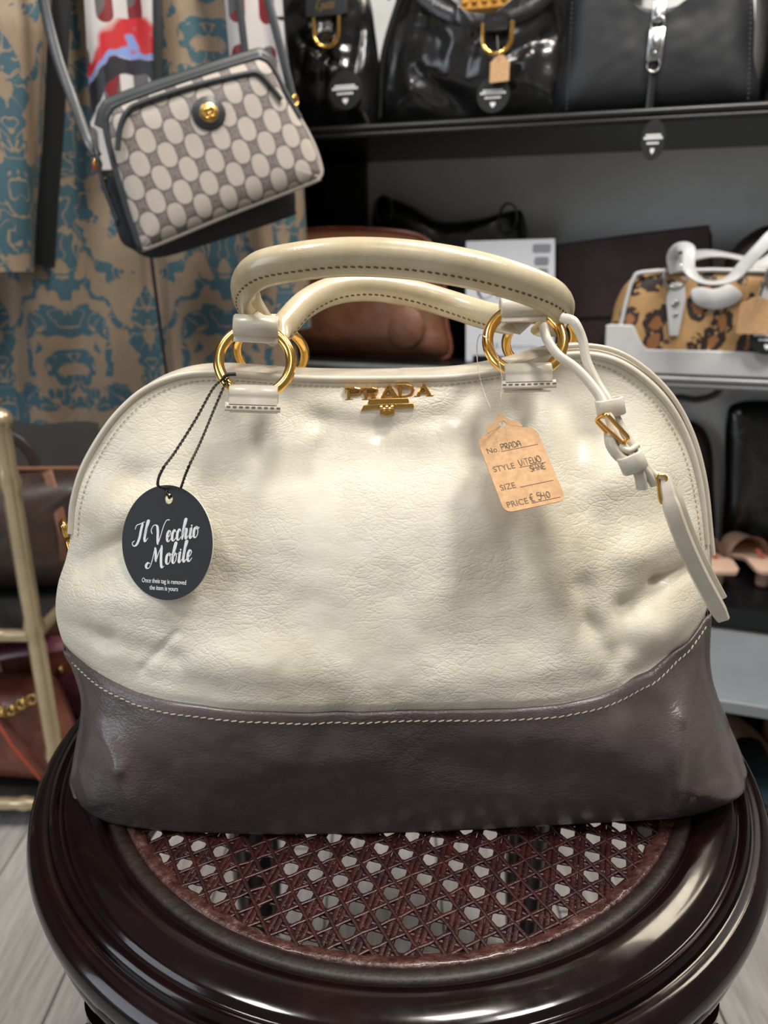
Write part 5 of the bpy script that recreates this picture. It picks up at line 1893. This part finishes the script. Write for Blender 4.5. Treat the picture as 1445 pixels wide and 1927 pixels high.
MB().grid([[p + (V((c_.x, c_.y, 0)) * 0) for p in rows[0]], [p + V((0, 0, .05)) for p in rows[0]]], cu=True).build('cuff_lining', MAT['cloth_and_shade'], slv)
rows, lcs = [], []
for i in range(50):
    t_ = i / 49
    z = .70 + (1.335 - .70) * t_
    c_ = V((lin([(.70, -.178), (1.0, -.188), (1.2, -.208), (1.335, -.24)], z), 1.268, z))
    row, lr = [], []
    for j_ in range(36):
        a = 2 * math.pi * j_ / 36
        k_ = 1 + .10 * noise.noise(V((math.cos(a) * 1.5 + 5, math.sin(a) * 1.5, z * 7)))
        row.append(c_ + V((.055 * k_ * math.cos(a), .042 * k_ * math.sin(a), 0)))
        lr.append((c_.x + .055 * a * .9 + .3, z + .31, 0))
    rows.append(row)
    lcs.append(lr)
MB().grid(rows, cu=True, loc=lcs).build('sleeve', MAT['damask'], coat)

scf = thing('scarf', 'white silk scarf with red and blue print draped over the damask coat', 'scarf', (-.36, 1.19, .95))
def scarf_end(pl, pr_, ztop, zbot, yb, name, seed):
    rows_f, rows_b, lf = [], [], []
    for i in range(40):
        z = zbot + (ztop - zbot) * i / 39
        rf_, rb_, l_ = [], [], []
        for j_ in range(24):
            u = j_ / 23
            x = pl(z) + (pr_(z) - pl(z)) * u
            y = yb(z) + .006 * math.sin(u * 9 + z * 8 + seed) + .004 * noise.noise(V((u * 6, z * 9, seed)))
            rf_.append(V((x, y, z)))
            rb_.append(V((x, y + .003, z)))
            l_.append((x + seed * .01, z, 0))
        rows_f.append(rf_)
        rows_b.append(rb_[::-1])
        lf.append(l_)
    m_ = MB().grid(rows_f, loc=lf)
    m_.grid(rows_b, loc=[q_[::-1] for q_ in lf])
    return m_.build(name, MAT['scarf'], scf)
yb = lambda z: lin([(.9, 1.172), (1.2, 1.172), (1.34, 1.20), (1.42, 1.25)], z)
scarf_end(lambda z: lin([(.93, -.424), (1.0, -.418), (1.16, -.406), (1.3, -.392), (1.42, -.40)], z), lambda z: lin([(.93, -.325), (1.0, -.320), (1.16, -.306), (1.42, -.365)], z), 1.425, .93, yb, 'hanging_end', 0)
scarf_end(lambda z: lin([(.93, -.212), (1.16, -.217), (1.42, -.34)], z), lambda z: lin([(.93, -.132), (1.16, -.138), (1.42, -.305)], z), 1.425, .93, yb, 'hanging_end', 6)
nf = [V(q_) for q_ in cr([(-.398, 1.25, 1.430), (-.392, 1.29, 1.44), (-.355, 1.312, 1.445), (-.318, 1.29, 1.44), (-.312, 1.25, 1.430)], 6)]
MB().strip(nf, .036, .004, lambda i: nf[i] - V((-.355, 1.262, nf[i].z))).build('neck_fold', MAT['scarf'], scf)
MB().strip([V((lin([(.93, -.322), (1.0, -.317), (1.16, -.303), (1.2, -.312)], z), 1.163, z)) for z in (.93, 1.0, 1.1, 1.16, 1.2)], .012, .003, (0, -1, 0)).build('black_border', MAT['cloth_and_shade'], scf)

# ---- monogram crossbody bag
TLc, TRc, BLc = P(190, 212, .985), P(500, 118, 1.060), P(258, 462, .985)
mf = Frame(TLc, TRc - TLc, TLc - BLc)
mbag = thing('crossbody_bag', 'monogram canvas crossbody bag with dark leather trim hanging over the coat', 'handbag', P(430, 400, 1.03))
mo = mf.pxs([(200, 232), (206, 212), (228, 196), (350, 152), (470, 114), (494, 112), (512, 128), (540, 182), (585, 262), (603, 312), (602, 332), (584, 344), (430, 404), (290, 462), (268, 466), (258, 452), (232, 372), (205, 270)])
mo = cr(mo, 6, True)
MB().pillow(mo, mf, .016, .004, 5.0, .0012, 14, 2, 20, q=.6).build('canvas_front', MAT['monogram'], mbag)
def side_strip(i0, i1, mat, nm):
    n_ = len(mo)
    rows, lcs = [], []
    idx = [(i0 + k_) % n_ for k_ in range((i1 - i0) % n_ + 1)]
    acc = 0
    for k_, i in enumerate(idx):
        a, b = mo[i]
        if k_:
            a0, b0 = mo[idx[k_ - 1]]
            acc += math.hypot(a - a0, b - b0)
        rows.append([mf(a, b, -.050 + .050 * q_ / 4) for q_ in range(5)])
        lcs.append([(-.050 + .050 * q_ / 4, acc, 0) for q_ in range(5)])
    return MB().grid([r[::-1] for r in rows], loc=lcs).build(nm, mat, mbag)
n_ = len(mo)
side_strip(0, 78, MAT['navy'], 'leather_gusset')
side_strip(78, 92, MAT['monogram'], 'canvas_gusset')
side_strip(92, n_ , MAT['navy'], 'leather_gusset')
MB().add([mf(a, b, -.050) for a, b in mo], [tuple(reversed(range(n_)))]).build('back_panel', MAT['navy'], mbag, smooth=False)
MB().tube([mf(a, b, .001) for a, b in mo[84:] + mo[:46]], .0042, 8).build('piping', MAT['navy'], mbag)
MB().tube([mf(a, b, .000) for a, b in mo[45:85]], .0030, 8).build('canvas_edge', MAT['monogram'], mbag)
topi = cr([(190, 240), (200, 208), (226, 190), (350, 147), (470, 109), (496, 107), (516, 126)], 6)
MB().strip([mf(*mf.px(x, y), .0005) for x, y in topi], .016, .007, mf.n).build('top_trim', MAT['navy'], mbag)
pk = cr([(221, 283), (226, 240), (240, 210), (266, 194), (369, 161), (463, 139), (486, 139), (506, 158), (530, 188)], 8)
MB().tube([mf(*mf.px(x, y, .014), .0142) for x, y in pk], .0032, 8).build('pocket_piping', MAT['navy'], mbag)
ec = mf.px(393, 213, .017)
er = 28 / FPX * 1.0
em = MB().prism(circ(ec[0], ec[1], er * 1.03, er * .92, 32), mf, .010, .0185, .001).build('emblem_patch', MAT['navy'], mbag)
eg = MB().prism(circ(ec[0], ec[1], er * .60, er * .56, 28), mf, .018, .0200, .0006)
eg.build('emblem_disc', MAT['brass'], em)
gg = MB()
def gshape(cx, sgn):
    pts = [(cx + sgn * er * .20 * math.cos(rad(a)), ec[1] + er * .25 * math.sin(rad(a)), .0212) for a in range(50, 320, 15)]
    pts += [(cx + sgn * er * .17, ec[1] - er * .02, .0212), (cx + sgn * er * .02, ec[1] - er * .02, .0212)]
    gg.tube([mf(*q_) for q_ in pts], .0012, 8, hint=mf.n)
gshape(ec[0] - er * .15, 1)
gshape(ec[0] + er * .15, -1)
gg.build('interlocking_letters', MAT['gold'], em)
# shoulder strap and its hooks
def worldpath(pts, n=8):
    return [V(q_) for q_ in cr([tuple(P(*p)) for p in pts], n)]
def over_rail(x, r=.0138):
    return [V((x, 1.27 - r * math.cos(rad(q_)), 1.50 + r * math.sin(rad(q_)))) for q_ in range(-20, 201, 20)]
def rail_strap(path, x, w, h0):
    top = over_rail(x)
    pth = path + top
    n_ = len(path)
    def hn(i):
        if i < n_ - 1:
            return V(h0).lerp(V((0, -1, 0)), i / n_)
        return pth[i] - V((x, 1.27, 1.50))
    return MB().strip(pth, w, .003, hn)
sl = worldpath([(182, 292, 1.03), (165, 262, 1.04), (140, 195, 1.05), (112, 120, 1.065), (90, 40, 1.08), (76, -30, 1.09)]) + [V(q_) for q_ in ((-.442, 1.110, 1.22), (-.430, 1.140, 1.32), (-.417, 1.205, 1.42))]
rail_strap(sl, -.41, .013, (.5, -.8, .2)).build('shoulder_strap', MAT['navy'], mbag)
sr = worldpath([(552, 192, 1.095), (535, 120, 1.10), (515, 40, 1.105), (500, -20, 1.11)]) + [V(q_) for q_ in ((-.185, 1.150, 1.30), (-.213, 1.215, 1.42))]
rail_strap(sr, -.222, .011, (-.2, -.9, .2)).build('shoulder_strap', MAT['navy'], mbag)
for pts in ([(184, 308, 1.02), (196, 340, 1.015), (206, 372, 1.01)], [(556, 188, 1.085), (555, 200, 1.085), (553, 215, 1.085)]):
    m_ = MB()
    ps = [P(*q_) for q_ in pts]
    m_.torus(ps[0], (1, -.4, 0), .006, .0016, 20, 8)
    m_.tube(ps, .0024, 8)
    m_.sphere(ps[1], .0042, 10, 6)
    m_.build('snap_hook', MAT['gold'], mbag)
MB().strip(worldpath([(178, 272, 1.03), (184, 300, 1.02), (196, 350, 1.01), (222, 420, 1.0)]), .020, .004, (-.9, -.3, 0)).build('hook_tab', MAT['navy'], mbag)
# ---- plain black pouch hanging behind it
pch_f = Frame(P(400, 400, 1.108), mf.x, mf.y)
po_ = cr(pch_f.pxs([(250, 470), (300, 485), (420, 450), (545, 408), (556, 392), (548, 330), (500, 230), (300, 260), (210, 330), (222, 440)]), 6, True)
pch = thing('black_pouch', 'plain black pouch hanging behind the monogram crossbody bag', 'handbag', pch_f(0, -.05))
MB().pillow(po_, pch_f, .009, .009, 6, .001, 14, 4, 10).build('body', MAT['mattblack'], pch)
rail_strap([pch_f(*pch_f.px(480, 300), 0), pch_f(*pch_f.px(478, 240), 0), V((-.195, 1.150, 1.16)), V((-.222, 1.158, 1.30)), V((-.245, 1.21, 1.42))], -.255, .010, (0, -1, 0)).build('strap', MAT['navy'], pch)

# ============================================================ brass bamboo stand with bags on the left
st_ = thing('bamboo_stand', 'low champagne gold bamboo style metal stand with two tiers of bags', 'stand', (-.8, 1.07, 0))
RX = -.4735
def bamboo(a, b, r, knots=4):
    m_ = MB()
    a, b = V(a), V(b)
    path, scl = [], []
    n_ = knots * 14
    for i in range(n_ + 1):
        t_ = i / n_
        path.append(a.lerp(b, t_))
        w = (t_ * knots + .35) % 1.0
        d_ = min(w, 1 - w)
        scl.append(1 + .22 * math.exp(-(d_ / .035) ** 2) - .08 * math.exp(-((d_ - .09) / .04) ** 2))
    return m_.tube(path, r, 14, scale=lambda i: scl[i])
XL = -1.12
YF, YB = .900, 1.24
for x in (RX, XL):
    for y in (YF, YB):
        bamboo((x, y, 0), (x, y, .612), .0120, 3).build('post', MAT['champagne'], st_)
        MB().sphere((x, y, .618), .016, 14, 10).build('finial', MAT['champagne'], st_)
for z in (.045, .322, .598):
    for y in ((YF, YB) if z < .5 else (YF,)):
        bamboo((XL, y, z), (RX, y, z), .0095, 4).build('rail', MAT['champagne'], st_)
    for x in (RX, XL):
        if z > .5:
            continue
        bamboo((x, YF, z), (x, YB, z), .0085, 2).build('rail', MAT['champagne'], st_)
    if z < .5:
        MB().box(((XL + RX) / 2, (YF + YB) / 2, z + .004), (RX - XL, YB - YF, .006)).build('tier', MAT['greymetal'], st_, smooth=False)
def soft_bag(root, fr, w, h, d, mat, seed, top=.8, name='body'):
    ol = cr([(-w / 2, .002), (0, .001), (w / 2, .002), (w / 2 * 1.02, h * .4), (w / 2 * top, h * .92), (w / 2 * top * .8, h), (0, h * .99), (-w / 2 * top * .8, h), (-w / 2 * top, h * .92), (-w / 2 * 1.02, h * .4)], 6, True)
    ol = [(a, max(b, .0008)) for a, b in ol]
    MB().pillow(ol, fr, d / 2, d / 2, 3.4, .006, 16, seed, 20, q=.6).build(name, mat, root)
zt = .3295
fB = Frame((-.54, 1.05, zt), (1, .1, 0), (0, 0, 1))
bb1 = thing('brown_tote', 'dark brown leather tote with tan edged straps on upper tier of bamboo stand', 'handbag', fB(0, 0))
soft_bag(bb1, fB, .30, .188, .13, MAT['brown'], 1.0, .9)
for x in (-.06, .055):
    MB().strip([fB(x + .02 * math.sin(t_ * 3), .19 - .17 * t_, .034 + .030 * math.sin(math.pi * min(1, t_ * .9))) for t_ in [i / 14 for i in range(15)]], .016, .003, fB.n).build('strap', MAT['suede'], bb1)
MB().strip([fB(-.012 + .042 * math.cos(rad(a)), .175 + .062 * math.sin(rad(a)), 0) for a in range(0, 181, 12)], .016, .006, (0, -1, 0)).build('handle', MAT['brown'], bb1)
MB().tube([fB(-.12, .186, .01), fB(.0, .189, .012), fB(.12, .186, .01)], .004, 8).build('top_zip', MAT['suede'], bb1)
zt = .0525
fC = Frame((-.60, .965, zt), (1, -.12, 0), (0, .05, 1))
bc1 = thing('chestnut_bag', 'glossy chestnut brown handbag with burgundy strap on bottom tier of bamboo stand', 'handbag', fC(0, 0))
soft_bag(bc1, fC, .27, .165, .10, MAT['chestnut'], 5.0, .85)
MB().strip([fC(*q_) for q_ in cr([(.03, .155, .045), (.07, .09, .058), (.11, .02, .05)], 8)], .006, .004, fC.n).build('edge_binding', MAT['rust'], bc1)
MB().strip([fC(*q_) for q_ in cr([(-.14, .13, .04), (-.06, .185, .05), (.05, .222, .04), (.15, .236, .02), (.2, .215, -.03)], 8)], .026, .004, (0, -.6, .8)).build('strap', MAT['burgundy'], bc1)
ch_ = MB()
for i in range(16):
    p = fC(-.02 + .0085 * i, .150 + .012 * math.sin(i * .5), .052)
    ch_.torus(p, (0, -1, .3) if i % 2 else (.7, -.3, .6), .0065, .0017, 14, 6)
ch_.build('chain', MAT['brass'], bc1)
fD = Frame((-.50, 1.112, zt), (1, .15, 0), (0, 0, 1))
bd1 = thing('burgundy_bag', 'brown and burgundy leather handbag with small brass studs behind the bamboo post', 'handbag', fD(0, 0))
soft_bag(bd1, fD, .28, .235, .11, MAT['burgundy'], 9.0, .8)
fl_ = cr([(-.10, .225), (.10, .225), (.125, .15), (.09, .10), (-.09, .10), (-.125, .15)], 6, True)
MB().pillow([(a, b) for a, b in fl_], Frame(fD(0, 0, .046), fD.x, fD.y), .012, .004, 4, .001, 20, 2, 8).build('flap', MAT['chestnut'], bd1)
for a, b in ((.02, .20), (.075, .205), (-.03, .13), (.06, .11), (.10, .16)):
    MB().sphere(fD(a, b, .060), .0055, 10, 8).build('stud', MAT['brass'], bd1)
